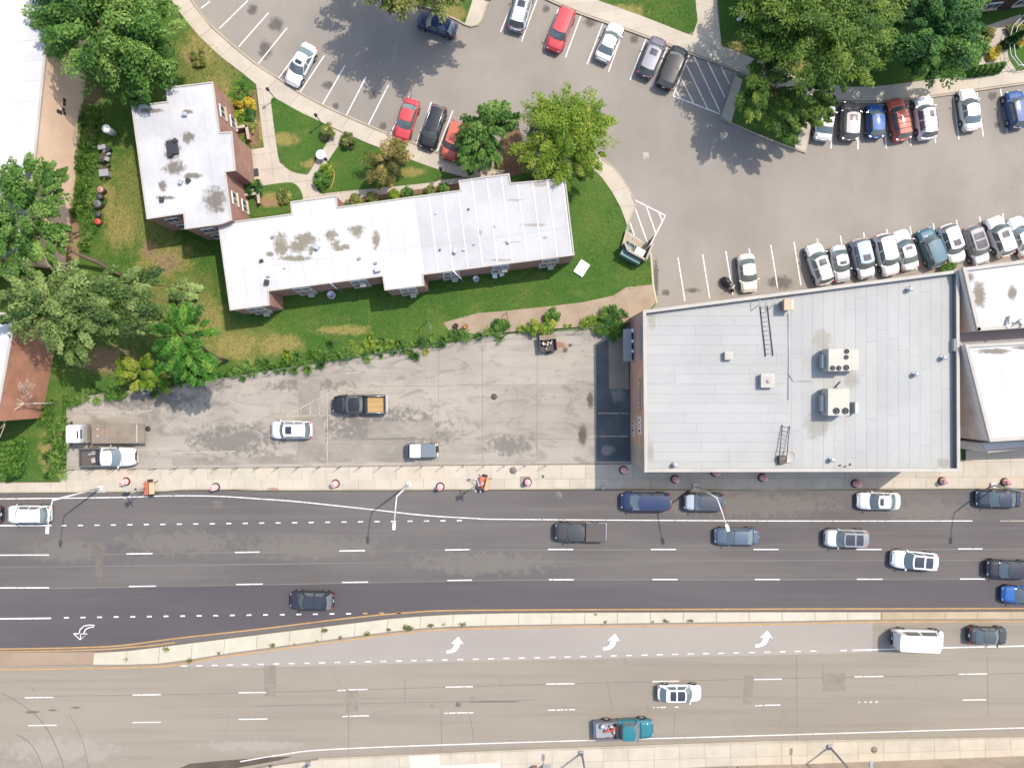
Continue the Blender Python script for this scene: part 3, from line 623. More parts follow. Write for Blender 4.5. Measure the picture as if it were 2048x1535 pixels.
strips(ap, clip_half(inner, u[0], u[1], cs), ang, 1.5, 30, ZL - .015, m_roof_l, gap=.011, jit=0, off=(cs, -15))
strips(ap, clip_half(inner, -u[0], -u[1], -cs), ang, 1.52, 30, ZL - .015, m_roof_e, gap=.011, jit=0, off=(cs, -15))
v_ = (-u[1], u[0])
for k in range(0, 12):
    c0 = cs + k * 1.52
    q = clip_half(clip_half(inner, -u[0], -u[1], -(c0 - .06)), u[0], u[1], c0 + .06)
    if len(q) > 2 and abs(area(q)) > .05: prism('roof_seam', q, ZL + .004, ZL + .035, m_roof_s, ap)
# windows of the south side, found by edge
def edges(pts): return [(pts[i], pts[(i + 1) % len(pts)]) for i in range(len(pts))]
for a, b in edges(RL):
    o, d, nrm, L, rz = edge_frame(a, b)
    if nrm.y < -.7 and L > 3.5:
        k = max(1, int(L / 4.2))
        for i in range(k):
            s = L * (i + .5) / k
            window(ap, a, b, s, 1.7, 1.3, 1.25, ac=(i % 2 == 0)); window(ap, a, b, s + .2, 1.7, 3.6, 1.2, ac=(i % 3 == 1))
    elif nrm.x > .7 and L > 3:
        window(ap, a, b, L * .5, 1.4, 1.3, 1.2)
for px, py, s in ((546, 474, .3), (524, 522, .35), (538, 552, .3), (535, 565, .5), (570, 536, .2), (636, 495, .5), (719, 517, .3), (752, 526, .3), (756, 540, .55), (911, 503, .45), (928, 500, .25), (872, 427, .2), (937, 419, .2), (990, 452, .2), (1018, 484, .35), (880, 500, .2), (948, 489, .2)):
    x, y = P(px, py, ZL); box('roof_vent', (x, y, ZL + s * .5), (s, s * .8, s), random.choice([m_grey, m_galv, m_dkmetal]), ap, random.uniform(0, 1.5), .03)
for px0, py0, px1, py1 in ((660, 565, 673, 576), (907, 542, 922, 556)):
    a = P(px0, py0, ZL + .1); b = P(px1, py1, 2.6)
    tube('downpipe', [(a[0], a[1], ZL + .1), (b[0], b[1] + .0, 2.6), (b[0], b[1], .1)], .09, m_frame, ap)
reparent(ap, before)

RW = ccw(PL([(264, 213), (336, 204), (333, 176), (426, 165), (440, 266), (464, 264), (471, 341), (451, 344), (464, 440), (446, 447), (437, 449), (371, 458), (368, 427), (295, 438)], ZW))
aw = empty('apartment_wing', (*P(380, 320), 0), label='white-roofed brick apartment wing with stained roof left of the long block', cat='building')
before = set(o.name for o in COL.objects)
shell(aw, RW, ZW, {'*': m_brickpink}, roofmat=m_seamgrey)
strips(aw, RW, ang, 1.7, 30, ZW - .015, m_roof_w, gap=.011, jit=0, off=(0, -15))
for k, (px, py) in enumerate(((371, 230), (342, 312), (352, 283), (378, 362), (363, 365), (325, 400))):
    x, y = P(px, py, ZW); box('roof_vent', (x, y, ZW + .2), (.45, .35, .4), random.choice([m_grey, m_galv, m_dkmetal]), aw, .3 * k, .03)
x, y = P(346, 296, ZW); box('roof_hatch', (x, y, ZW + .12), (1.1, 1.4, .28), m_dkmetal, aw, ang, .02)
for a, b in edges(RW):
    o, d, nrm, L, rz = edge_frame(a, b)
    if (nrm.x > .7 or nrm.y < -.7) and L > 2.2 and not (nrm.x > .7 and 3.5 < L < 4.3 and a[0] > -28.5):
        k = max(1, int(L / 3.0))
        for i in range(k):
            s = L * (i + .5) / k
            window(aw, a, b, s, 1.3, 1.5, 1.25); window(aw, a, b, s + .1, 1.3, 4.2, 1.2)
# entrance canopies and low garden walls by the wing
reparent(aw, before)
def low_wall(pts, h, mat, label, name='garden_wall', cap=None):
    r = empty(name, (*P(*pts[0]), .1), label=label, cat='wall')
    q = PL(pts)
    for i in range(len(q) - 1):
        o, d, nrm, L, rz = edge_frame(q[i], q[i + 1]); c = o + d * (L / 2)
        box('wall_panel', (c.x - r.location.x, c.y - r.location.y, h / 2), (L + .2, .22, h), mat, r, rz, .02)
        box('wall_cap', (c.x - r.location.x, c.y - r.location.y, h + .03), (L + .26, .3, .07), cap or m_kerb, r, rz, .015)
    return r
low_wall([(474, 262), (499, 258), (503, 282)], .8, m_brickpink, 'low mauve wall by the yellow bushes beside the wing')
low_wall([(494, 394), (521, 390), (523, 408)], .7, m_brickpink, 'low mauve wall of the entrance bed under the wing')
x, y = P(513, 346); tag(box('door_mat', (x, y, .162), (.55, .85, .02), m_dkmetal, rz=math.radians(7)), 'dark door mat on the pale walkway by the wing', 'mat')

# --- commercial building
RC = ccw(PL([(1286, 621), (1917, 540), (1919, 942), (1289, 943)], ZC))
cb = empty('commercial_building', (*P(1560, 780), 0), label='large commercial building with pale grey membrane roof and parapet', cat='building')
before = set(o.name for o in COL.objects)
ZR = 7.35
Wa = None
for i, (a, b) in enumerate(edges(RC)):
    o, d, nrm, L, rz = edge_frame(a, b)
    if nrm.x < -.7:
        Wa = (a, b)
        segs = [(0, .27, m_mauve), (.27, .85, m_brickor), (.85, 1.0, m_stucco_pale)]     # a is the north end
        if a[1] < b[1]: segs = [(1 - t1, 1 - t0, m_) for t0, t1, m_ in reversed(segs)]
        for t0, t1, m_ in segs:
            p, q = o + d * L * t0, o + d * L * t1
            mesh_obj('wall', [(p.x, p.y, -.05), (q.x, q.y, -.05), (q.x, q.y, ZC), (p.x, p.y, ZC)], [(0, 1, 2, 3)], m_, cb)
    else:
        mesh_obj('wall', [(a[0], a[1], -.05), (b[0], b[1], -.05), (b[0], b[1], ZC), (a[0], a[1], ZC)], [(0, 1, 2, 3)], m_stucco_pale, cb)
    w = .26; c = o + d * (L / 2) - nrm * w / 2
    box('parapet', (c.x, c.y, (ZR + ZC) / 2 - .1), (L - .012 - .002 * i, w - .01, ZC - ZR + .2), m_parapet if nrm.x > .7 else m_coping, cb, rz, .0)  # east parapet takes the shade-darkened colour, the others the pale coping
    box('coping', (c.x, c.y, ZC + .05), (L + .1 - .004 * i, w + .06, .1 + .003 * i), m_coping, cb, rz, .02)
sheet('roof_deck', RC, ZR - .01, m_tar, cb)
ri = ccw(PL([(1291, 628), (1905, 547.5), (1907, 936.5), (1293, 937.5)], ZR))
xs = P(1578, 0, ZR)[0]
strips(cb, clip_half(ri, 1, 0, xs), 0, 7.4, .95, ZR - .01, m_roof_c, gap=.013, jit=.5)
# right half: sheets run the other way
slabs(cb, clip_half(ri, -1, 0, -xs), math.pi / 2, 7.5, 1.05, ZR - .01, ZR + .012, m_roof_c, .013, (0, 0), 'roof_sheet', .5)
def ctr(x, y, z): return (x, y, z)
# west face: awning, sign boards, painted mural
a, b = Wa
if a[1] < b[1]: a, b = b, a                   # a north, b south
o, d, nrm, L, rz = edge_frame(a, b)
if nrm.x > 0: nrm = -nrm
m_sign = M('grey_sign_board', alb(196, 200, 204), .6); m_ink = M('dark_lettering', (.03, .03, .035, 1), .7); m_wlet = M('white_lettering', (.75, .75, .75, 1), .6)
def south_s(py, z): return (a[1] - P(0, py, z)[1]) / (a[1] - b[1]) * L
def board(name, y0, y1, z, h, out=.08, mat=m_sign):
    s0, s1 = south_s(y0, z), south_s(y1, z); c = o + d * (s0 + s1) / 2 + nrm * (out / 2)
    return box(name, (c.x, c.y, z), (abs(s1 - s0), out, h), mat, cb, rz, .01), s1 - s0
def letters(bd, ln, z, h, n, mat, seed, out=.05):
    rr = random.Random(seed)
    for i in range(n):
        s = (-.5 + (i + .5) / n) * ln * .92
        k = rr.choice([(.5, 1.0), (.7, .5), (.35, .9), (.8, .35)])
        x = box('sign_letter', (s, (-1 if True else 1) * 0, rr.uniform(-.1, .1) * h), (ln / n * .62 * k[0] + .05, .03, h * .7 * k[1]), mat, None)
        x.parent = bd; x.location.y = YS * out
YS = 1 if (Matrix.Rotation(rz, 2) @ Vector((0, 1))).dot(nrm) > 0 else -1
bd, ln = board('sign_board', 650, 718, 6.6, .85); letters(bd, ln, 6.6, .8, 9, m_grey, 1)
bd, ln = board('sign_board', 757, 820, 5.9, .6); letters(bd, ln, 5.9, .6, 14, m_ink, 2); letters(bd, ln, 5.9, .6, 11, m_wlet, 5, .058)
bd, ln = board('mural_panel', 832, 868, 5.6, 1.9, .03, m_stucco_grey); letters(bd, ln, 5.6, 1.6, 5, m_wlet, 3, .03); letters(bd, ln, 5.6, .9, 3, m_ink, 8, .034)
bd, ln = board('mural_panel', 842, 872, 1.7, 1.4, .03, m_stucco_grey); letters(bd, ln, 1.7, 1.2, 4, m_ink, 4, .03)
s0, s1 = south_s(658, 2.6), south_s(722, 2.6); c = o + d * (s0 + s1) / 2
aw_ = box('awning', (c.x + nrm.x * .55, c.y + nrm.y * .55, 2.7), (abs(s1 - s0), 1.15, .5), m_sign, cb, rz, .03)
for i in range(9):
    x = box('awning_lamp', ((-.5 + (i + .6) / 9.6) * abs(s1 - s0), -YS * .34, .27), (.45, .2, .06), m_ink if i % 3 else m_wlet, None); x.parent = aw_
reparent(cb, before)

# --- things on the commercial roof
def roof_ac(px0, py0, px1, py1, h, fans, ext, label):
    zt = ZR + .35 + h
    x0, y0 = P(px0, py1, zt); x1, y1 = P(px1, py0, zt)
    r = empty('air_handler', ((x0 + x1) / 2, (y0 + y1) / 2, ZR), label=label, cat='air conditioner', group='roof air handlers')
    sx, sy = x1 - x0, y1 - y0
    box('curb', (0, 0, .18), (sx * .92, sy * .92, .34), m_grey, r)
    box('casing', (0, 0, .35 + h / 2), (sx, sy, h), m_ac, r, 0, .03)
    box('side_hood', (-sx / 2 - .16, -.05 * sy, .35 + h * .35), (.34, sy * .62, h * .45), m_grey, r, 0, .03)
    for (fx, fy, fr) in fans:
        g = lathe('fan_guard', [(fr, 0), (fr, .06), (fr * .8, .07), (fr * .8, .02), (fr * .25, .02), (fr * .25, .08), (0.01, .08)], m_dkmetal, r, (fx * sx, fy * sy, .35 + h), 18)
    if ext:
        box('intake_hood', (sx / 2 + ext / 2, .02, .35 + h * .36), (ext, sy * .95, h * .7), m_ac, r, 0, .04)
    return r
roof_ac(1657, 697, 1701, 742, 1.45, [(.32, .38, .24), (.3, .12, .22), (-.32, -.36, .24), (-.04, -.36, .24), (.3, -.34, .28)], 1.0, 'rooftop air handler with five fans and a side intake hood')
roof_ac(1656, 777, 1699, 831, 1.45, [(-.12, -.32, .32), (.3, -.32, .32)], 0, 'rooftop air handler with two fans near the ladder')
x, y = P(1710, 815, ZR + .5); tag(box('condenser_box', (x, y, ZR + .45), (.38, 1.1, .9), m_grey, bev=.03), 'narrow grey condenser beside the two-fan air handler', 'condenser')
def skylight(px, py, s, h, mat, label, name='roof_vent_box', lid=m_ac):
    x, y = P(px, py, ZR + h); r = empty(name, (x, y, ZR), label=label, cat='roof vent')
    box('curb', (0, 0, h * .3), (s * .9, s * .9, h * .6), mat, r, 0, .02); box('lid', (0, 0, h * .8), (s, s, h * .42), lid, r, 0, .05)
    box('lid_plate', (0, 0, h * 1.02), (s * .7, s * .7, .03), m_coping, r); return r
skylight(1458, 711, .8, .6, m_grey, 'small white roof vent box left of the long ladder')
v = skylight(1536, 761, 1.35, .7, m_coping, 'wide low white vent box below the long ladder'); lathe('vent_cap', [(.18, 0), (.18, .08), (.02, .1)], M('pinkish_cap', alb(222, 190, 180), .6), v, (0, -.05, .73), 14)
x, y = P(1578, 609, ZR + 1.2); ch = empty('roof_exhaust', (x, y, ZR), label='tan box exhaust on the roof near the rear parapet', cat='exhaust')
box('stack', (0, 0, .5), (.8, .9, 1.0), M('tan_metal', alb(190, 160, 134), .6), ch, 0, .02); box('hood', (0, 0, 1.1), (.98, 1.1, .3), M('tan_hood', alb(232, 204, 174), .6), ch, 0, .05); box('flap', (.3, 0, 1.27), (.2, .9, .03), m_stucco_tan, ch)
def ladder(p0, p1, w, z0, z1, rungs, label):
    a, b = Vector((*P(*p0, ZR), z0)), Vector((*P(*p1, ZR), z1)); dd = (b - a); L = dd.length; sd_ = Vector((dd.y, -dd.x, 0)).normalized() * (w / 2)
    r = empty('ladder', (a.x, a.y, ZR), label=label, cat='ladder')
    off = Vector((a.x, a.y, ZR))
    for s in (-1, 1): tube('rail', [tuple(a + sd_ * s - off), tuple(b + sd_ * s - off)], .045, m_dkmetal, r, 6)
    for i in range(rungs):
        c = a.lerp(b, (i + .4) / rungs); tube('rung', [tuple(c + sd_ - off), tuple(c - sd_ - off)], .025, m_grey, r, 6)
ladder((1527, 612), (1538, 712), .72, ZR + .08, ZR + .1, 11, 'long metal ladder lying flat on the grey roof')
ladder((1571, 850), (1561, 920), .72, ZR + .12, ZR + .55, 9, 'shorter metal ladder propped on a box by the front parapet')
x, y = P(1564, 919, ZR + .3); tag(box('wooden_box', (x, y, ZR + .26), (.7, .8, .5), M('weathered_wood', alb(120, 108, 98), .8), rz=.1, bev=.02), 'weathered box under the shorter roof ladder', 'box')
x, y = P(1578, 912, ZR); tag(lathe('roof_tray', [(.62, 0), (.66, .06), (.6, .08), (.56, .03), (.02, .03)], m_coping, None, (x, y, ZR + .014), 24), 'round pale tray lying on the roof beside the shorter ladder', 'tray')
rp = empty('roof_access_rail', (*P(1530, 606, ZR), ZR), label='bent grab rail at the rear parapet above the long ladder', cat='rail')
for s in (-.9, .55): tube('grab_rail', [(s, .45, .95), (s, .1, 1.15), (s, -.25, 1.0), (s - .45, -.75, .05)], .035, m_grey, rp, 6)
def turbine(px, py, label):
    x, y = P(px, py, ZR + .4); r = empty('pipe_vent', (x, y, ZR), label=label, cat='vent pipe')
    lathe('pipe', [(.1, 0), (.1, .45)], m_galv, r, n=12); lathe('cap', [(.1, .42), (.24, .45), (.24, .6), (.1, .68), (.02, .7)], m_galv, r, n=14); lathe('flashing', [(.3, .013), (.28, .05), (.12, .09)], m_grey, r, n=14)
turbine(1820, 578, 'capped vent pipe near the rear right roof corner'); turbine(1832, 748, 'capped vent pipe right of the air handlers'); turbine(1664, 919, 'capped vent pipe by the front parapet right of the ladder'); turbine(1888, 715, 'capped vent pipe beside the right parapet'); turbine(1350, 929, 'capped vent pipe at the front left parapet')
cd = tube('roof_conduit', [(*P(1576, 626, ZR), ZR + .06), (*P(1577, 700, ZR), ZR + .06), (*P(1576, 800, ZR), ZR + .06)], .035, m_grey); tag(cd, 'thin grey conduit running down the roof from the tan exhaust', 'conduit')
cd = tube('roof_conduit', [(*P(1577, 748, ZR), ZR + .06), (*P(1586, 762, ZR), ZR + .06), (*P(1622, 762, ZR), ZR + .06)], .035, m_grey); tag(cd, 'thin grey conduit bending towards the air handlers', 'conduit')
cd = tube('roof_pipe', [(*P(1680, 763, ZR), ZR + .1), (*P(1671, 772, ZR), ZR + .12), (*P(1668, 778, ZR), ZR + .5)], .06, m_dkmetal); tag(cd, 'dark pipe elbow between the two air handlers', 'pipe')
for i, (px, py) in enumerate(((1680, 930), (1690, 932), (1700, 928))):
    x, y = P(px, py, ZR); tag(box('loose_brick', (x, y, ZR + .07), (.22, .14, .12), m_tar, rz=.5 * i), '%s of the three small dark blocks by the front parapet' % ('left', 'middle', 'right')[i], 'block', 'dark blocks by the front parapet')
x, y = P(1905, 690, ZR); tag(box('parapet_box', (x, y, ZR + .3), (.3, 1.2, .5), m_ac, bev=.02), 'white box fixed inside the right parapet', 'box')

# --- neighbours
def simple_building(name, roof_pts, z, walls, roofmat, label, cop=.3, coph=.18, cat='building'):
    pts = ccw(PL(roof_pts, z)); r = empty(name, (pts[0][0], pts[0][1], 0), label=label, cat=cat)
    bf = set(o.name for o in COL.objects); shell(r, pts, z, walls, roofmat=roofmat, cop=cop, coph=coph); reparent(r, bf); return r, pts
ne1, q = simple_building('shop_building', [(1923, 537), (2048, 521), (2500, 463), (2500, 625), (1952, 661)], 8.5, {'*': m_stucco_grey}, m_roof_far, 'white-roofed neighbour building behind the right corner', .35, .3)
ne2, q = simple_building('shop_building', [(1929, 690), (2500, 660), (2500, 850), (1978, 882)], 8.5, {'*': m_stucco_grey}, m_roof_far, 'bright white-roofed shop right of the grey roof', .3, .2)
lnk, q = simple_building('link_roof', [(1915, 664), (2500, 622), (2500, 668), (1922, 700)], 6.0, {'*': m_stucco_grey}, roofm('grey_link_roof', alb(198, 196, 204), alb(176, 174, 184)), 'low grey roof strip between the two white neighbour roofs', .15, .1)
cnp, q = simple_building('shop_canopy', [(1960, 886), (2500, 856), (2500, 882), (2040, 897), (1972, 904)], 4.2, {'*': m_stucco_grey}, m_roof_far, 'low white canopy in front of the shop on the right', .15, .1, 'canopy')
x, y = P(2028, 646, 8.6); r = empty('roof_debris', (x, y, 8.5), label='heap of grey tarp and debris on the white neighbour roof', cat='debris')
for i in range(9): box('tarp_fold', (random.uniform(-.9, .9), random.uniform(-.5, .5), .15 + .05 * i * .5), (random.uniform(.4, .9), .22, .25), random.choice([m_grey, m_dkmetal, m_galv]), r, random.uniform(.5, 1.6), .05)
lw, q = simple_building('warehouse', [(-900, -560), (150, -440), (98, 60), (70, 335), (48, 520), (-900, 400)], 6.5, {'*': m_stucco_tan}, m_roof_far, 'tall tan-walled warehouse with white roof at upper left', .25, .15)
for root_, pts_, z_, w_ in ((ne1, [(1926, 541), (2180, 508), (2180, 642), (1955, 657)], 8.5, 2.2), (ne2, [(1932, 694), (2180, 681), (2180, 866), (1980, 878)], 8.5, 2.2), (lw, [(-300, -300), (112, -300), (95, 62), (67, 335), (46, 512), (-300, 470)], 6.5, 2.0)):
    bf = set(o.name for o in COL.objects); sheet('membrane_bed', PL(pts_, z_), z_ - .012, m_seamgrey, root_)
    strips(root_, ccw(PL(pts_, z_)), math.radians(5), 9.0, w_, z_ - .008, m_roof_far, gap=.012, jit=.4); reparent(root_, bf)
# openings low on its east wall
ea = [e for e in edges(q) if edge_frame(*e)[2].x > .7]
m_vent = M('wall_vent_dark', (.03, .03, .03, 1), .7)
for px, py, z in ((122, 200, 3.2), (122, 208, 3.2), (122, 219, 3.2), (112, 222, 4.0), (125, 226, 3.0), (116, 224, 3.6)):
    x, y = P(px, py, z); best = min(ea, key=lambda e: abs((Vector((x, y)) - Vector(e[0])).dot(edge_frame(*e)[2])) + (0 if 0 < (Vector((x, y)) - Vector(e[0])).dot(edge_frame(*e)[1]) < edge_frame(*e)[3] else 99))
    oo, d2, n2, L2, rz2 = edge_frame(*best); s = (Vector((x, y)) - oo).dot(d2); c = oo + d2 * s + n2 * .03
    box('wall_vent', (c.x - lw.location.x, c.y - lw.location.y, z), (.32, .08, .4), m_vent, lw, rz2)
l2, q2 = simple_building('brick_house', [(-900, 545), (34, 628), (-6, 842), (-900, 760)], 6.8, {'*': m_brickrust}, m_roof_far, 'rust brick house with white roof at the left edge', .25, .15)
R3 = [P(1494, 44), P(1700, 18), P(1704, 58), P(2500, -42), P(2500, -500), P(1480, -500)]
r3 = empty('east_building', (*P(1500, 30), 0), label='dark brown building behind the trees at the top right', cat='building')
bf = set(o.name for o in COL.objects); R3 = ccw(R3)
shell(r3, R3, 6.2, {'*': m_dark_wall}, roofmat=roofm('dark_shingle', alb(92, 84, 82), alb(80, 73, 72)), cop=.3, coph=.2)
for e in edges(R3):
    oo, d2, n2, L2, rz2 = edge_frame(*e)
    if n2.x < -.7 and L2 > 4: mesh_obj('wall_panel', [(oo.x + n2.x * .01 , oo.y + d2.y * (L2 - 6), 0), (oo.x + n2.x * .01, oo.y + d2.y * L2, 0), (oo.x + n2.x * .01, oo.y + d2.y * L2, 6.1), (oo.x + n2.x * .01, oo.y + d2.y * (L2 - 6), 6.1)], [(0, 1, 2, 3)], m_stucco_tan, r3)
    if n2.y < -.7:
        for i in range(int(min(L2, 40) / 3.2)): window(r3, *e, 1.6 + i * 3.2, 1.5, 1.4, 1.2, m_frame)
reparent(r3, bf)
# bottom edge: shop front canopies cut by the frame
bs, q = simple_building('south_shop', [(1500, 1572), (2600, 1532), (2600, 2200), (1500, 2200)], 4.0, {'*': m_stucco_pale}, roofm('tan_shop_roof', alb(196, 178, 162), alb(184, 166, 150)), 'shop building at the lower right edge', .3, .2)
# ---------------------------------------------------------------- vehicles
m_cglass = M('car_glass', (.10, .125, .125, 1), .04, ior=1.9)
m_sun = M('sunroof_glass', (.03, .035, .045, 1), .05, ior=1.6)
m_tyre = M('tyre_rubber', (.018, .018, .019, 1), .8)
m_rim = M('alloy_rim', (.45, .45, .46, 1), .35, .7)
m_trim = M('black_trim', (.02, .02, .022, 1), .5)
m_chrome = M('bright_trim', (.6, .6, .62, 1), .25, .8)
m_head = M('headlight_lens', (.30, .31, .32, 1), .12, .2)
m_tail = M('tail_light_lens', (.35, .012, .015, 1), .2)
m_plate = M('plate_white', (.6, .6, .58, 1), .5)
_paint = {}
def paint(c, metal=.0, rough=.32):
    k = (c, metal)
    if k not in _paint: _paint[k] = M('car_paint_%d' % len(_paint), (*c, 1), .55, metal * .35, .8); _paint[k].node_tree.nodes['Principled BSDF'].inputs['Specular IOR Level'].default_value = .2
    return _paint[k]
WHITE = (.60, .595, .58); SILVER = (.42, .43, .45); GREY = (.16, .155, .16); DARK = (.035, .037, .045); BLACK = (.014, .014, .017); NAVY = (.018, .03, .075); BLUE = (.02, .09, .28)
RED = (.42, .045, .05); BRICK = (.46, .10, .06); TEAL = (.05, .12, .15); BEIGE = (.58, .54, .46); SLATE = (.07, .10, .14); TAUPE = (.15, .12, .12)

def wheel_mesh():
    def lm(name, prof, mat, n=18):
        o = lathe(name, prof, mat, None, n=n); me = o.data; COL.objects.unlink(o); bpy.data.objects.remove(o); return me
    t = lm('tyre', [(.5, -.3), (.93, -.34), (1, -.24), (1, .24), (.93, .34), (.62, .36), (.6, .3)], m_tyre)
    r = lm('rim', [(.64, 0), (.62, .05), (.52, .02), (.2, .0), (.16, .06), (.02, .06)], m_rim, 14)
    a = lm('wheel_arch', [(.9, -1), (1, -.8), (1, .7), (.9, .9), (.02, .9)], m_trim, 18)
    return t, r, a
TYRE, RIM, ARCH = wheel_mesh()
def lerp1(tab, t):
    for (a, za), (b, zb) in zip(tab, tab[1:]):
        if t <= b: return za + (zb - za) * (t - a) / max(1e-6, b - a)
    return tab[-1][1]
TYPES = {
 'sedan': dict(W=1.84, H=1.45, A=.265, B=.43, C=.70, D=.855, deck=[(0, .56), (.02, .66), (.08, .76), (.27, .92), (.5, .95), (.85, 1.0), (.96, .97), (1, .82)], wr=.73, ax=(.185, .80)),
 'hatch': dict(W=1.76, H=1.50, A=.24, B=.40, C=.83, D=.955, deck=[(0, .58), (.02, .68), (.08, .80), (.25, .95), (.5, .98), (.95, 1.02), (1, .8)], wr=.74, ax=(.18, .82)),
 'suv': dict(W=1.90, H=1.70, A=.235, B=.37, C=.88, D=.965, deck=[(0, .68), (.02, .82), (.08, .94), (.24, 1.06), (.5, 1.08), (.95, 1.10), (1, .85)], wr=.76, ax=(.185, .80)),
 'minivan': dict(W=1.98, H=1.78, A=.185, B=.345, C=.92, D=.98, deck=[(0, .62), (.02, .74), (.08, .88), (.20, 1.02), (.5, 1.06), (.96, 1.08), (1, .85)], wr=.77, ax=(.185, .79)),
 'van': dict(W=2.02, H=2.35, A=.12, B=.235, C=.975, D=.992, deck=[(0, .70), (.02, .86), (.06, 1.0), (.14, 1.2), (.5, 1.25), (.98, 1.25), (1, 1.0)], wr=.86, ax=(.17, .80)),
 'pickup': dict(W=2.0, H=1.86, A=.245, B=.345, C=.535, D=.575, deck=[(0, .78), (.015, .98), (.06, 1.08), (.24, 1.17), (.5, 1.18), (.6, 1.18)], wr=.76, ax=(.18, .79), end=.595),
}
def greenhouse(r, T, L, W, hz, paintm, deck, roofm=None, ends=True):
    hl = L / 2; X = lambda t: hl - t * L
    wb = W / 2 * .925; wr = W / 2 * T['wr']; Ht = T['H']
    zb = lambda t: deck(t) - .01
    bowf, bowr = .27, .13
    def fb(u): return Vector((X(T['A']) + bowf * (1 - u * u) - bowf * .6, wb * u, zb(T['A'])))
    def ft(u): return Vector((X(T['B']) + .6 * bowf * (1 - u * u) - bowf * .3, wr * u, Ht))
    def rb(u): return Vector((X(T['D']) - bowr * (1 - u * u) + bowr * .5, wb * .97 * u, zb(T['D'])))
    def rt(u): return Vector((X(T['C']) - .7 * bowr * (1 - u * u) + bowr * .3, wr * .97 * u, Ht - .02))
    def strip(name, bot, top, us, mat, bulge, inv=False):
        v = []; f = []
        for u in us:
            b, t = bot(u), top(u); m_ = (b + t) / 2 + bulge(u)
            v += [tuple(b), tuple(m_), tuple(t)]
        for i in range(len(us) - 1):
            for k in range(2):
                q = (3 * i + k, 3 * i + 3 + k, 3 * i + 4 + k, 3 * i + 1 + k); f.append(q if inv else q[::-1])
        return mesh_obj(name, v, f, mat, r, True)
    U = [-1, -.6, -.2, .2, .6, 1]
    strip('windshield', fb, ft, U, m_cglass, lambda u: Vector((.03, 0, .025)))
    strip('rear_window', rb, rt, U, m_cglass if ends else paintm, lambda u: Vector((-.03, 0, .02)), True)
    for s in (-1, 1):
        B = lambda k: fb(s).lerp(rb(s), k); Tt = lambda k: ft(s).lerp(rt(s), k)
        out = lambda u: Vector((0, s * .03, .01))
        wins = T.get('wins', [(.07, .43), (.49, .84)])
        for a, b in wins: strip('side_window', B, Tt, [a, (a + b) / 2, b], m_cglass, out, s < 0)
        ed = [0] + [k for w in wins for k in w] + [1]
        for a, b in zip(ed[::2], ed[1::2]): strip('pillar', B, Tt, [a, b], paintm, out, s < 0)
    nu, nv = 7, 8; v = []; f = []
    def roofpt(uu, vv, dz=0.0):
        u = uu * 1.015; a, b = ft(u), rt(u); p = a.lerp(b, -.015 + 1.03 * vv)
        return (p.x, p.y, p.z - .012 + .05 * (1 - uu * uu) + .03 * math.sin(math.pi * vv) + dz)
    for j in range(nv):
        for i in range(nu): v.append(roofpt(-1 + 2 * i / (nu - 1), j / (nv - 1)))
    for j in range(nv - 1):
        for i in range(nu - 1): f.append((j * nu + i, (j + 1) * nu + i, (j + 1) * nu + i + 1, j * nu + i + 1))
    ro = mesh_obj('roof', v, f, roofm or paintm, r, True)
    def roofpatch(name, u0, u1, v0, v1, mat, dz=.012):
        vv = []; ff = []
        for j in range(4):
            for i in range(4): vv.append(roofpt(u0 + (u1 - u0) * i / 3, v0 + (v1 - v0) * j / 3, dz))
        for j in range(3):
            for i in range(3): ff.append((j * 4 + i, (j + 1) * 4 + i, (j + 1) * 4 + i + 1, j * 4 + i + 1))
        return mesh_obj(name, vv, ff, mat, r, True)
    return roofpt, roofpatch
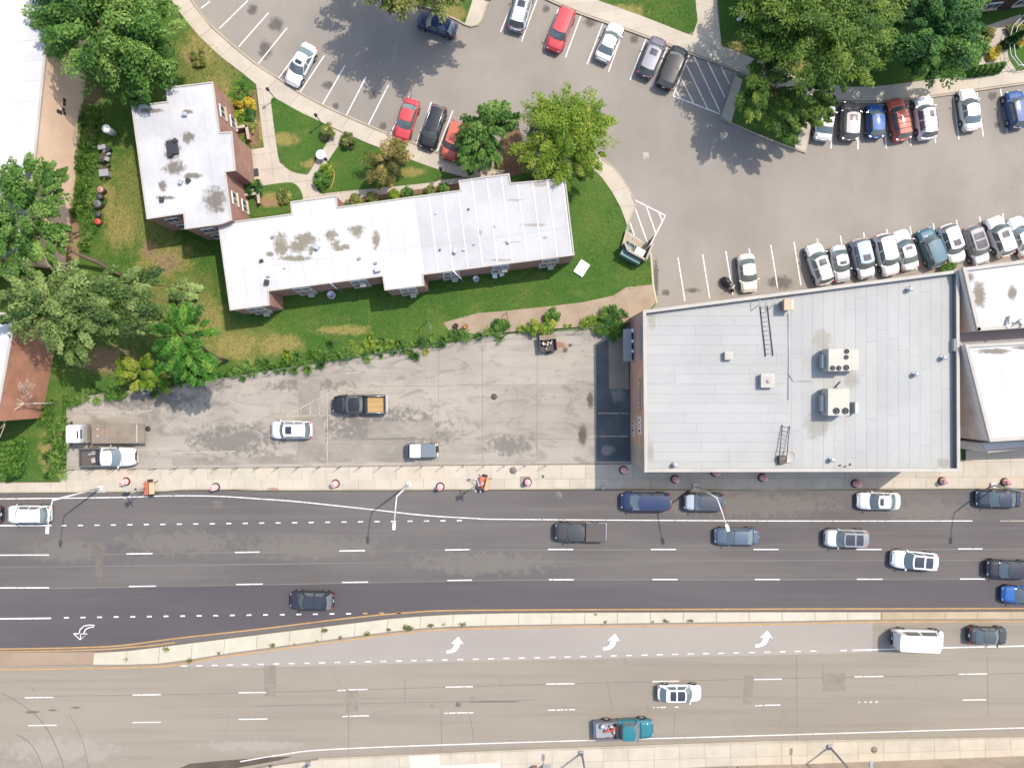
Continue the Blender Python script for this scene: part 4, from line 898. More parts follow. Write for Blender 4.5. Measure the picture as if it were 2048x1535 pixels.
def car(kind, f, rr, col, label, metal=.0, sunroof=None, rails=False, roof=None, W=None, name=None, cat='car', group=None, rack=False, hood=None, bed=None, H=None):
    T = dict(TYPES[kind]);
    if H: T['H'] = H
    zc = .8
    F, R_ = Vector(P(*f, zc)), Vector(P(*rr, zc)); L = (F - R_).length; c = (F + R_) / 2; d = (F - R_).normalized()
    W = W or T['W']; hl = L / 2; X = lambda t: hl - t * L
    r = empty(name or {'sedan': 'sedan', 'hatch': 'hatchback', 'suv': 'suv', 'minivan': 'minivan', 'van': 'van', 'pickup': 'pickup_truck'}[kind], (c.x, c.y, LOTZ), math.atan2(d.y, d.x), label, cat, group)
    pm = paint(col, metal); rm = paint(roof, metal) if roof else None; hm = paint(hood, metal) if hood else pm
    deck = lambda t: lerp1(T['deck'], t)
    end = T.get('end', 1.0)
    ts = [0, .008, .025, .055, .10, .15, .2, .26, .34, .44, .54] + ([end] if end < 1 else [.64, .74, .82, .88, .93, .965, .988, 1.0])
    def wid(t):
        a = max(0, (.15 - t) / .15); b = max(0, (t - .87) / .13) if end == 1 else 0
        w = W / 2 * (1 - .24 * a ** 2.1 - .19 * b ** 2.1)
        if t < .004: w *= .9
        if t > .995: w *= .92
        return w
    v = []; fc = []
    for t in ts:
        w = wid(t); dz = deck(t); zl = .24 + (.10 if t < .01 or t > .99 else 0)
        half = [(.82, zl), (.97, zl + .05), (1.0, (zl + dz) * .5), (.985, dz - .13), (.93, dz - .03), (.62, dz + .012), (.0, dz + .03)]
        row = [(X(t), -a * w, z) for a, z in half] + [(X(t), a * w, z) for a, z in half[-2::-1]]
        v += row
    k = 13
    for i in range(len(ts) - 1):
        for j in range(k - 1): fc.append((i * k + j, (i + 1) * k + j, (i + 1) * k + j + 1, i * k + j + 1))
        fc.append((i * k + k - 1, (i + 1) * k + k - 1, (i + 1) * k, i * k))
    fc.append(tuple(reversed(range(k)))); fc.append(tuple((len(ts) - 1) * k + j for j in range(k)))
    mesh_obj('body', v, fc, pm, r, True)
    def lid(nm, t0, t1, mat, wf=.84, up=.016):
        vv = []; ff = []; n1, n2 = 6, 7
        for i in range(n1):
            t = t0 + (t1 - t0) * i / (n1 - 1); w = wid(t) * wf; dz = deck(t)
            for j in range(n2):
                u = -1 + 2 * j / (n2 - 1); z = dz + .03 - .02 * u * u * (wf / .62) ** 2 * .5 + up
                vv.append((X(t), u * w, z))
        for i in range(n1 - 1):
            for j in range(n2 - 1): ff.append((i * n2 + j, (i + 1) * n2 + j, (i + 1) * n2 + j + 1, i * n2 + j + 1))
        # turned-down edge so the shut line reads as a step
        rim = [j for j in range(n2)] + [i * n2 + n2 - 1 for i in range(1, n1)] + [(n1 - 1) * n2 + j for j in range(n2 - 2, -1, -1)] + [i * n2 for i in range(n1 - 2, 0, -1)]
        b0 = len(vv); vv += [(vv[q][0], vv[q][1], vv[q][2] - .05) for q in rim]
        for q in range(len(rim)): ff.append((rim[q], rim[(q + 1) % len(rim)], b0 + (q + 1) % len(rim), b0 + q))
        return mesh_obj(nm, vv, ff, mat, r, True)
    lid('hood', .035, T['A'] - .012, hm)
    if kind == 'sedan': lid('trunk_lid', T['D'] + .005, .978, pm)
    roofpt, roofpatch = greenhouse(r, T, L, W, None, pm, deck, rm, ends=kind != 'van')
    if sunroof:
        if sunroof == 'pano': roofpatch('sunroof', -.78, .78, .06, .80, m_sun); roofpatch('roof_brace', -.8, .8, .44, .50, pm if not rm else rm, .02)
        else: roofpatch('sunroof', -.55, .55, .12, .40, m_sun)
    if rails or rack:
        for s in (-1, 1):
            a, b = Vector(roofpt(s * .93, .08)), Vector(roofpt(s * .93, .92)); a.z += .06; b.z += .06
            tube('roof_rail', [(a.x + .1, a.y, a.z - .07), tuple(a), tuple(a.lerp(b, .5) + Vector((0, 0, .03))), tuple(b), (b.x - .1, b.y, b.z - .07)], .026, m_chrome if col in (BLACK, DARK, GREY) else m_trim, r, 6)
    if rack:
        for vv_ in (.3, .55, .8):
            a, b = Vector(roofpt(-.93, vv_)), Vector(roofpt(.93, vv_)); tube('roof_bar', [(a.x, a.y, a.z + .07), (b.x, b.y, b.z + .07 )], .022, m_trim, r, 6)
    # bumpers, lamps, grille, mirrors
    w0 = wid(.03)
    box('front_bumper', (X(.022), 0, .46), (.22, w0 * 1.72, .22), pm if kind != 'pickup' else m_chrome, r, 0, .06)
    box('grille', (X(.008), 0, deck(.02) - .16), (.10, w0 * 1.0, .16), m_trim, r, 0, .02)
    for s in (-1, 1):
        box('headlight', (X(.036), s * w0 * .80, deck(.035) - .06), (.34, .2, .07), m_head, r, -s * .6, .03)
        mx = X(T['A'] + .035); my = s * (W / 2 + .06); mz = deck(T['A']) + .08
        box('mirror', (mx, my, mz), (.13, .24, .15), pm if col not in (WHITE,) or s < 0 else m_trim, r, s * .2, .04)
    if end == 1.0:
        w1 = wid(.97)
        box('rear_bumper', (X(.985), 0, .48), (.16, w1 * 1.70, .24), pm, r, 0, .05)
        for s in (-1, 1): box('tail_light', (X(.972), s * w1 * .86, deck(.96) - .12), (.20, .20, .16), m_tail, r, s * .35, .03)
        box('plate', (X(1.0) - .012, 0, .78), (.02, .32, .16), m_plate, r)
    rad = .36 if kind in ('suv', 'minivan', 'van') else (.40 if kind == 'pickup' else .335)
    for t in T['ax']:
        for s in (-1, 1):
            data_obj('wheel_arch', ARCH, r, (X(t), s * (W / 2 - .07), rad + .03), (-s * math.pi / 2, 0, 0), (rad * 1.22, rad * 1.22, .09))
            wh = data_obj('wheel', TYRE, r, (X(t), s * (W / 2 - .085), rad), (-s * math.pi / 2, 0, 0), (rad, rad, .34))
            ri = data_obj('rim', RIM, wh, (0, 0, .30))
    if kind == 'pickup':
        x0, x1 = X(.602), X(1.0); bl = x0 - x1; cx = (x0 + x1) / 2
        fm = bed.get('floor', m_trim)
        bm_ = paint(bed['paint'], metal) if 'paint' in bed else pm
        box('bed_floor', (cx, 0, .66), (bl, W * .92, .10), fm, r)
        for s in (-1, 1):
            box('bed_side', (cx, s * (W / 2 - .09), .82), (bl - .01, .17, .74), bm_, r, 0, .05)
        box('bed_front', (x0 - .05, 0, .9), (.08, W * .8, .6), bm_, r, 0, .02)
        box('tailgate', (x1 + .05, 0, .85), (.09, W * .84, .62), bm_, r, 0, .03)
        box('rear_bumper', (x1 - .05, 0, .52), (.16, W * .9, .18), m_chrome, r, 0, .04)
        for s in (-1, 1): box('tail_light', (x1 + .02, s * (W / 2 - .08), .9), (.08, .14, .36), m_tail, r, 0, .02)
        if bed.get('cover'): box('bed_cover', (cx, 0, 1.2), (bl - .02, W * .94, .05), bed['cover'], r, 0, .02)
    return r
LOTZ = .004
car('sedan', (580, 168), (622, 90), WHITE, 'white sedan with dark sunroof alone among empty angled bays', sunroof='std')
car('hatch', (836, 36), (912, 62), NAVY, 'dark navy hatchback parked along the kerb under the top tree')
car('suv', (1054, -25), (1031, 60), SILVER, 'silver sport utility car cut by the top edge of the rear lot', .4, sunroof='std', rails=True)
car('suv', (1105, 101), (1138, 17), RED, 'red sport utility car nosed out at the top row of bays')
car('sedan', (1236, 47), (1203, 120), WHITE, 'white sedan between empty bays of the top row')
car('suv', (1320, 75), (1288, 152), (.12, .11, .13), 'dark grey sport utility car with sunroof in the top row', .4, sunroof='std', roof=(.22, .22, .24))
car('minivan', (1363, 93), (1327, 175), BLACK, 'black minivan beside the striped no-parking area of the top row')
car('sedan', (800, 279), (826, 199), RED, 'red sedan first in the group by the curved sidewalk')
car('suv', (852, 297), (880, 212), BLACK, 'black sport utility car with roof rails next to the red sedan', rails=True)
car('suv', (896, 319), (920, 244), BRICK, 'orange-red car half under the small tree')
car('sedan', (1657, 200), (1645, 280), WHITE, 'white sedan partly under the pine branches at the right')
car('suv', (1701, 204), (1698, 280), TAUPE, 'taupe sport utility car with sunroof next to the pine island', .4, sunroof='std', roof=(.30, .27, .27))
car('hatch', (1750, 207), (1752, 275), BLUE, 'small bright blue hatchback in the right row')
car('suv', (1789, 197), (1806, 280), BRICK, 'orange-red sport utility car with roof bars', rack=True)
car('suv', (1845, 192), (1856, 278), (.70, .68, .71), 'white sport utility car with sunroof and roof bars in the right row', sunroof='std', rack=True)
car('sedan', (1934, 177), (1945, 260), WHITE, 'white sedan between two empty bays of the right row')
car('suv', (2026, 182), (2040, 255), (.025, .07, .20), 'dark blue sport utility car at the right edge of the upper row')
car('sedan', (1500, 583), (1491, 508), BEIGE, 'beige sedan parked alone behind the grey roof', .2)
car('suv', (1625, 488), (1652, 568), WHITE, 'white sport utility car with roof bars first in the long lower row', sunroof='std', rack=True)
car('sedan', (1688, 562), (1674, 491), SILVER, 'small silver sedan second in the long lower row', .5, sunroof='std', W=1.72)
car('suv', (1735, 556), (1717, 478), (.30, .33, .37), 'silver-blue sport utility car third in the long lower row', .5, sunroof='std', roof=(.24, .32, .45), hood=(.6, .6, .6))  # roof coloured bluer than the body to paint in the reflected sky
car('suv', (1784, 550), (1764, 468), WHITE, 'boxy white sport utility car fourth in the long lower row')
car('sedan', (1800, 460), (1823, 538), WHITE, 'white sedan with sunroof fifth in the long lower row', sunroof='std')
car('suv', (1848, 458), (1877, 533), TEAL, 'teal-grey sport utility car in the long lower row', .1)
car('suv', (1917, 525), (1891, 450), WHITE, 'white car with red rear lights next to the teal one', sunroof='std')
car('suv', (1965, 528), (1940, 453), (.22, .21, .22), 'grey sport utility car with large glass roof in the lower row', .4, sunroof='pano', hood=(.5, .5, .5))
car('suv', (1985, 434), (2015, 511), WHITE, 'white sport utility car last but one in the lower row', sunroof='std')
car('sedan', (2030, 434), (2058, 510), WHITE, 'white car cut by the right edge in the lower row')
LOTZ = .106
car('suv', (543, 859), (624, 859), WHITE, 'white sport utility car with sunroof in the front lot', sunroof='std', rails=True)
m_ply = G('plywood', alb(236, 198, 140), alb(222, 180, 124), .8, 6, .06, sc=(1, 6, 1), bump=0)
b = car('pickup', (666, 809), (772, 808), BLACK, 'black pickup truck with plywood in its bed', cat='pickup', bed=dict(floor=m_trim))
for i, dy in enumerate((-.6, 0, .6)): box('plywood_board', (-1.86, dy, .75 + .002 * i), (1.95, .585, .06), m_ply, b)
for s in (-1, 1): tube('bed_rail', [(-.75, s * .9, 1.25), (-2.75, s * .9, 1.25)], .03, m_chrome, b, 6)
w = car('pickup', (273, 912), (162, 914), WHITE, 'white pickup truck with dark work bed parked beside the flatbed', cat='pickup', bed=dict(floor=M('worn_bed_liner', alb(120, 108, 106), .8), paint=(.10, .095, .095)))
for nm, x, y, s, m_, rz in (('toolbox', -1.0, 0, (.45, 1.5, .4), m_dkmetal, 0), ('bucket', -1.5, -.35, (.4, .5, .3), m_coping, .3), ('board', -1.6, .35, (1.0, .18, .1), m_galv, .1), ('board', -1.35, .6, (.8, .12, .1), m_coping, .15)): box(nm, (x, y, .86), s, m_, w, rz, .03)
tube('ladder_post', [(.55, .95, 1.3), (.62, 1.35, 1.36)], .05, m_coping, w, 6)
# flatbed truck
c = Vector(P(216, 866, 1)); tr = empty('flatbed_truck', (c.x, c.y, LOTZ), math.pi, 'white-cab truck with long rusty brown flatbed', 'truck')
m_rust = G('rusty_deck', alb(184, 170, 156), alb(166, 152, 140), .5, 8, .14, layers=[([sp(215, 866, 30, 14, 1), sp(255, 870, 20, 8, 1)], alb(188, 166, 148), .8, .9)])
hl = 3.75; tw = 2.0
for i in range(4): box('deck_panel', (.95 - i * 1.42 - .0, 0, 1.05), (1.405, tw, .08), m_rust, tr)
box('chassis', (-.6, 0, .75), (6.2, .9, .25), m_trim, tr)
for s in (-1, 1): box('deck_rail', (-1.2, s * (tw / 2 + .03), 1.04), (5.7, .06, .16), m_rust, tr)
box('headboard', (1.85, 0, 1.3), (.12, tw, .7), m_rust, tr, 0, .02)
box('cab', (3.0, 0, 1.25), (1.5, 1.95, 1.2), paint((.46, .45, .43)), tr, 0, .12); box('cab_roof', (2.95, 0, 2.05), (1.45, 1.85, .5), paint(WHITE), tr, 0, .14)
box('windshield', (3.62, 0, 1.85), (.2, 1.6, .5), m_cglass, tr, 0, .04); box('cab_rear_window', (2.22, 0, 2.0), (.05, .95, .32), m_cglass, tr, 0, .01); box('roof_slot', (2.4, .05, 2.31), (.14, .8, .03), m_trim, tr)
box('front_bumper', (3.78, 0, .6), (.15, 1.9, .25), m_trim, tr, 0, .03)
box('lift_gate_bar', (-3.2, 0, 1.14), (.1, tw * .98, .12), m_coping, tr, 0, .02); box('lift_gate', (-3.5, 0, 1.03), (.5, tw * .95, .06), m_bed, tr, 0, .01)
for s in (-1, 1):
    box('mirror', (3.4, s * 1.15, 1.7), (.12, .3, .3), m_trim, tr, 0, .03); box('tail_light', (-3.76, s * .85, .85), (.06, .2, .12), m_tail, tr)
    for xx in (2.9, -1.9):
        wh = data_obj('wheel', TYRE, tr, (xx, s * .84, .42), (-s * math.pi / 2, 0, 0), (.42, .42, .34)); data_obj('rim', RIM, wh, (0, 0, .30))
for yy in (-.45, .3): lathe('deck_ring', [(.12, 0), (.12, .05), (.04, .06)], m_coping, tr, (1.0, yy, 1.09), 12)
# small covered utility truck
c = Vector(P(845, 900, .9)); ut = empty('utility_truck', (c.x, c.y, LOTZ), math.pi, 'small utility truck with white cab roof and grey bed cover', 'truck')
gp = paint((.13, .155, .165), .2)
box('body', (0, 0, .62), (3.3, 1.45, .5), gp, ut, 0, .10); box('hood', (1.5, 0, .85), (.5, 1.35, .3), paint((.05, .06, .07)), ut, 0, .1)
box('cab', (.75, 0, 1.15), (1.05, 1.38, .7), m_cglass, ut, 0, .12); box('cab_roof', (.68, 0, 1.62), (1.15, 1.42, .2), paint(WHITE), ut, 0, .09)
box('windshield', (1.3, 0, 1.25), (.12, 1.3, .55), m_cglass, ut, 0, .03, 0, -.3)
box('bed_cover', (-.68, 0, 1.12), (1.65, 1.4, .55), gp, ut, 0, .07); box('tailgate', (-1.64, .1, .98), (.2, 1.1, .5), m_trim, ut, 0, .03); box('plate', (-1.66, .42, 1.25), (.16, .42, .03), m_plate, ut)
for s in (-1, 1):
    box('mirror', (1.15, s * .82, 1.25), (.1, .2, .16), m_trim, ut, 0, .03); box('headlight', (1.72, s * .5, .8), (.1, .2, .14), m_head, ut, 0, .02); box('tail_light', (-1.66, s * .66, .75), (.05, .1, .2), m_tail, ut)
    for xx in (1.1, -1.05):
        wh = data_obj('wheel', TYRE, ut, (xx, s * .64, .31), (-s * math.pi / 2, 0, 0), (.31, .31, .3)); data_obj('rim', RIM, wh, (0, 0, .30))
LOTZ = .012
car('suv', (15, 1028), (100, 1028), WHITE, 'white wagon at the left end of the kerb lane', rails=True)
car('sedan', (-88, 1028), (2, 1028), DARK, 'dark car mostly outside the left edge of the road')
car('minivan', (1242, 1002), (1342, 1003), NAVY, 'dark blue minivan parked at the kerb', .3)
car('suv', (1368, 1003), (1450, 1004), (.05, .055, .07), 'dark car with silver hood parked under a street lamp arm', .3, hood=(.34, .38, .42), H=1.6)
car('pickup', (1110, 1062), (1211, 1064), (.045, .04, .042), 'dark pickup truck with covered bed driving left', cat='pickup', bed=dict(cover=M('tonneau_cover', alb(110, 100, 98), .7)))
car('sedan', (1430, 1072), (1517, 1073), SLATE, 'blue-grey sedan driving left behind the dark pickup', .4)
car('sedan', (1716, 1001), (1800, 1002), WHITE, 'white sedan with sunroof parked at the kerb', sunroof='std')
car('sedan', (1954, 996), (2041, 998), (.022, .032, .05), 'dark navy sedan parked at the right end of the kerb', .3)
car('suv', (1650, 1075), (1737, 1077), (.36, .35, .36), 'silver-grey sport utility car driving left', .4, sunroof='pano', roof=(.2, .2, .21), hood=(.62, .62, .62))
car('suv', (1784, 1116), (1876, 1124), (.68, .68, .69), 'white sport utility car with black glass roof changing lanes', sunroof='pano')
car('suv', (1974, 1136), (2066, 1140), (.02, .02, .028), 'black sport utility car at the right edge of the road')
car('sedan', (2006, 1188), (2090, 1190), BLUE, 'blue car at the right edge of the innermost lane', .3)
car('suv', (580, 1199), (667, 1201), (.022, .022, .03), 'black sport utility car driving left beside the median', sunroof='pano')
car('van', (1888, 1279), (1784, 1276), WHITE, 'white high-roof van waiting in the pale turn lane', cat='van')
car('sedan', (2016, 1272), (1938, 1270), (.035, .035, .04), 'dark sedan behind the white van in the turn lane', roof=(.05, .06, .065))
car('hatch', (1403, 1386), (1316, 1386), (.70, .70, .71), 'white hatchback with glass roof driving right', sunroof='pano')
tp = car('pickup', (1306, 1455), (1190, 1460), (.016, .13, .155), 'teal pickup truck carrying red gear in its bed', cat='pickup', bed=dict(floor=m_grey, paint=(.11, .105, .12)))
m_redgear = M('red_gear', alb(232, 110, 90), .6)
rr_ = random.Random(3)
for i in range(12): box('gear_item', (-1.5 + rr_.uniform(-.55, .55), rr_.uniform(-.55, .55), .85 + rr_.uniform(0, .25)), (rr_.uniform(.2, .6), rr_.uniform(.12, .3), .2), rr_.choice([m_redgear, m_redgear, m_redgear, m_galv]), tp, rr_.uniform(0, 3), .03)
lathe('bed_drum', [(.25, 0), (.27, .1), (.25, .4), (.05, .42)], m_galv, tp, (-2.3, .45, .7), 12); box('tool_box', (-.75, 0, 1.0), (.4, 1.5, .45), m_trim, tp, 0, .03)
# ---------------------------------------------------------------- trees and plants
RNG = np.random.default_rng(11)
ORD = ['first', 'second', 'third', 'fourth', 'fifth', 'sixth', 'seventh']
m_bark = G('bark', alb(150, 132, 112), alb(120, 104, 88), .8, 10, .2)
GREENS = {
 'mid': leafmat('leaf_mid_green', alb(52, 96, 36), alb(104, 148, 64), alb(170, 196, 114)),
 'deep': leafmat('leaf_deep_green', alb(36, 82, 40), alb(72, 126, 58), alb(132, 174, 88)),
 'olive': leafmat('leaf_olive', alb(81, 97, 48), alb(142, 149, 83), alb(209, 200, 130)),
 'lime': leafmat('leaf_lime', alb(92, 132, 34), alb(156, 182, 58), alb(212, 208, 108)),
 'bright': leafmat('leaf_bright', alb(56, 104, 34), alb(96, 146, 58), alb(150, 182, 88)),
 'grey': leafmat('leaf_grey_green', alb(78, 106, 54), alb(126, 150, 86), alb(184, 200, 134)),
 'pine': leafmat('leaf_pine', alb(48, 86, 32), alb(98, 136, 52), alb(160, 178, 82)),
 'vivid': leafmat('leaf_vivid', alb(52, 106, 32), alb(90, 152, 54), alb(152, 190, 88)),
 'yellow': leafmat('leaf_yellow', alb(179, 144, 39), alb(254, 214, 74), alb(255, 254, 132)),
 'russet': leafmat('leaf_russet', alb(102, 102, 55), alb(153, 149, 85), alb(219, 179, 125)),
}
def unit(a): return a / np.maximum(1e-6, np.linalg.norm(a, axis=1, keepdims=True))
def leaves(C, rad, per, size, up=.6, flat=.7, aspect=.5, center=None, spiky=0.0):
    """leaf quads on the domes of clumps C (n,3) with radii rad"""
    n = len(C); N = n * per
    dirs = unit(RNG.normal(size=(N, 3))); dirs[:, 2] = np.abs(dirs[:, 2]) * .9 - .25 * RNG.random(N)
    dirs = unit(dirs)
    rr = np.repeat(rad, per) * (RNG.random(N) ** .4)
    off = dirs * rr[:, None] * np.array([1, 1, flat])
    if center is not None:                    # sprays stretched away from the trunk
        o_ = np.repeat(C, per, 0) - center; o_[:, 2] *= .3; o_ = unit(o_)
        al = np.sum(off * o_, 1, keepdims=True); off = (off - o_ * al) * .72 + o_ * al * 1.55; off[:, 2] -= .12 * np.abs(al[:, 0])
    pos = np.repeat(C, per, 0) + off
    nrm = unit(dirs * .55 + np.array([0, 0, up * 1.6]) + RNG.normal(size=(N, 3)) * .42)
    t = RNG.normal(size=(N, 3)) + dirs * (1.2 + spiky); t = unit(t - nrm * np.sum(t * nrm, 1, keepdims=True))
    s = np.cross(nrm, t)
    ln = size * (.6 + .8 * RNG.random(N))[:, None]; wd = ln * aspect
    V = np.stack([pos - t * ln * .5, pos + s * wd * .5 - t * ln * .05, pos + t * ln * .5, pos - s * wd * .5 - t * ln * .05], 1)
    tint = np.clip(np.repeat(RNG.normal(.5, .22, n), per) + RNG.normal(0, .14, N), 0, 1)
    return V, tint
def clump_centres(lobes, dens, jitter=.9):
    C = []; R_ = []
    for (dx, dy, dz, r, rz) in lobes:
        k = max(18, int(dens * r * r * 1.05))
        d = unit(RNG.normal(size=(k, 3))); d[:, 2] = np.abs(d[:, 2]) - .35 * (RNG.random(k) < .35); d = unit(d)
        q = (.45 + .55 * RNG.random(k) ** .6)[:, None]
        C.append(np.array([dx, dy, dz]) + d * q * np.array([r, r, rz])); R_.append(np.clip(r * (.15 + .19 * RNG.random(k)), .32, 1.15))
    return np.concatenate(C), np.concatenate(R_)
def tree(base, lobes, kind, label, name='tree', leaf=.34, dens=2.6, per=120, trunk=.22, aspect=.5, spiky=0, cat='tree', limbs=9, group=None):
    """base: trunk foot (photo pixel); lobes: crown volumes as (px, py, z, radius m, vertical radius m) where they are seen"""
    bx, by = P(*base); r = empty(name, (bx, by, .08), label=label, cat=cat, group=group)
    lb = []
    for (px, py, z, rad, rv) in lobes:
        x, y = P(px, py, z); lb.append((x - bx, y - by, z - .08, rad, rv))
    C, R_ = clump_centres(lb, dens); leaf *= .82; per = int(per * 1.35)
    big = max(lb, key=lambda q: q[3])
    V, t = leaves(C, R_, per, leaf, aspect=aspect, spiky=spiky, center=np.array([big[0], big[1], big[2] - 1.0]))
    c = quad_cloud('crown', V, GREENS[kind], r, t); c['kind'] = 'stuff'
    top = max(lb, key=lambda q: q[3]); cz = np.array(top[:3])
    tp = [(0, 0, -.15), (cz[0] * .12, cz[1] * .12, cz[2] * .3), (cz[0] * .5, cz[1] * .5, cz[2] * .65), (cz[0], cz[1], cz[2] + top[4] * .4)]
    tube('trunk', tp, [trunk * 1.25, trunk, trunk * .75, trunk * .3], m_bark, r, 10)
    idx = RNG.choice(len(C), min(limbs, len(C)), replace=False); v = []; f = []
    for i in idx:
        e = C[i]; s = np.array(tp[1]) * .35 + np.array(tp[2]) * .65; mid = (s + e) / 2 + np.array([0, 0, .25 * top[4]])
        a, b = tube_data([tuple(s), tuple(mid), tuple(e)], [trunk * .4, trunk * .25, trunk * .08], 6); o = len(v); v += a; f += [tuple(k + o for k in q) for q in b]
    mesh_obj('branches', v, f, m_bark, r, True)
    return r
def bush(px, py, rad, h, kind, label, leaf=.2, dens=9, per=70, name='shrub', cat='shrub', spiky=0, aspect=.5, group=None, z=.1):
    x, y = P(px, py, h * .5); r = empty(name, (x, y, z), label=label, cat=cat, group=group)
    C, R_ = clump_centres([(0, 0, h * .45, rad, h * .55)], dens); R_ = np.clip(R_, .14, .5)
    V, t = leaves(C, R_, per, leaf, aspect=aspect, spiky=spiky)
    c = quad_cloud('foliage', V, GREENS[kind], r, t); c['kind'] = 'stuff'
    v = []; f = []
    for i in range(5):
        e = C[RNG.integers(len(C))]; a, b = tube_data([(0, 0, -.05), tuple(e * .5), tuple(e)], [.04, .03, .01], 5); o = len(v); v += a; f += [tuple(k + o for k in q) for q in b]
    mesh_obj('stem', v, f, m_bark, r, True); return r

tree((262, 118), [(215, 60, 8, 5.6, 4.0), (270, 130, 7, 3.2, 2.6), (130, 30, 7.5, 3.4, 2.6), (250, 175, 6, 1.9, 1.8), (300, 40, 7, 3.0, 2.4), (180, -40, 8, 5, 3.5)], 'mid', 'large leafy tree overhanging the white warehouse roof at upper left', leaf=.42, per=110, trunk=.32)
tree((120, 470), [(50, 430, 7, 3.6, 3.0), (90, 480, 6.5, 2.4, 2.2), (20, 500, 6.5, 3.0, 2.4), (60, 370, 7, 2.4, 2.0), (105, 360, 7, 1.5, 1.2)], 'mid', 'dense tree at the left edge beside the warehouse end', leaf=.4, per=120, trunk=.26)
tree((222, 560), [(110, 605, 8, 3.7, 2.6), (215, 600, 8.5, 3.4, 2.6), (60, 570, 8, 2.4, 1.8), (170, 668, 7.5, 2.7, 2.0), (285, 585, 8, 2.6, 1.9), (375, 590, 6.5, 1.7, 1.3), (300, 640, 7, 1.8, 1.4), (150, 695, 6.5, 1.6, 1.2), (30, 620, 8, 1.8, 1.4)], 'grey', 'wide spreading grey-green tree with bare limbs at left', leaf=.42, per=110, trunk=.34, limbs=16)
tb = tube('fallen_limb', [(*P(140, 502, 3), 3.0), (*P(165, 512, 2.2), 2.2), (*P(195, 524, 1.6), 1.6), (*P(235, 548, 1.0), .4)], [.1, .2, .24, .2], m_bark); tag(tb, 'bare pale limb crossing the hedge at left', 'branch')
tree((455, 722), [(370, 668, 8.6, 2.3, 2.4), (385, 715, 8.6, 2.3, 2.0), (350, 712, 8.2, 1.9, 1.8), (392, 742, 8.0, 1.4, 1.4)], 'vivid', 'rounded bright green tree at the front lot boundary', leaf=.32, dens=5.5, trunk=.15)
tree((300, 738), [(280, 745, 2.6, 1.9, 1.5), (315, 760, 2.4, 1.3, 1.2), (255, 735, 2.4, 1.2, 1.0)], 'lime', 'feathery yellow-green small tree leaning over the front lot', leaf=.4, aspect=.2, spiky=2.2, trunk=.1)
tree((872, 19), [(850, -75, 9, 5.0, 3.2), (790, -50, 8.5, 3.6, 2.6), (905, -30, 7.5, 2.8, 2.2), (930, -60, 8, 3.2, 2.4), (760, -100, 8, 3.4, 2.4)], 'olive', 'tree at the top edge shading the rear lot', leaf=.4, trunk=.28)
tree((972, 296), [(975, 255, 4.2, 2.4, 2.0), (955, 300, 3.8, 2.0, 1.8), (1000, 240, 3.8, 1.7, 1.5), (945, 320, 3.0, 1.3, 1.2), (985, 310, 3.2, 1.5, 1.3)], 'mid', 'small dark tree beside the orange-red parked car', leaf=.34, dens=6.5, trunk=.14)
tree((1118, 310), [(1130, 268, 5.0, 3.9, 3.0), (1090, 290, 4.5, 2.8, 2.3), (1170, 280, 4.6, 2.8, 2.3), (1130, 320, 4.0, 2.7, 2.2), (1105, 240, 4.6, 2.2, 1.8), (1170, 320, 3.6, 1.9, 1.7)], 'lime', 'rounded yellow-green tree at the end of the long block', leaf=.34, aspect=.36, dens=4.2, per=130, trunk=.18)
tree((790, 338), [(775, 322, 2.6, 2.2, 2.0), (765, 345, 2.2, 1.5, 1.4), (795, 308, 2.4, 1.3, 1.2)], 'russet', 'round reddish-brown ornamental tree on the garden lawn', leaf=.24, dens=5, per=110, trunk=.12)
tree((1600, 110), [(1640, 60, 9, 5.4, 3.4), (1570, 40, 8.5, 4.0, 3.0), (1720, 40, 8.5, 3.4, 2.6), (1700, 120, 7.5, 2.6, 2.0), (1650, 130, 7.5, 2.2, 1.6), (1620, -40, 9, 5, 3.2), (1545, 110, 7, 1.8, 1.4), (1515, 78, 7, 1.8, 1.4), (1525, 38, 7.5, 2.3, 1.8)], 'pine', 'large pine over the sidewalk at upper right', leaf=.46, aspect=.3, spiky=1.0, per=110, trunk=.32)
tree((1545, 200), [(1525, 165, 6, 2.4, 1.8), (1500, 205, 5.4, 1.9, 1.4), (1560, 230, 5.0, 2.1, 1.5), (1605, 215, 5.0, 1.9, 1.4), (1650, 190, 5.0, 1.3, .9), (1575, 262, 4.4, 1.2, 1.0), (1640, 230, 4.6, 1.2, .8)], 'pine', 'lower pine growing from the kerbed island', leaf=.42, aspect=.3, spiky=1.0, per=110, trunk=.2)
tree((1830, 96), [(1870, 70, 6.5, 4.0, 3.0), (1820, 60, 6, 3.2, 2.6), (1915, 85, 5.5, 2.6, 2.2), (1850, 115, 5, 2.4, 2.0), (1900, 20, 6.5, 3.2, 2.5), (1800, 10, 6.5, 2.6, 2.2)], 'deep', 'dense dark green tree next to the entrance walk', leaf=.36, per=130, trunk=.24)

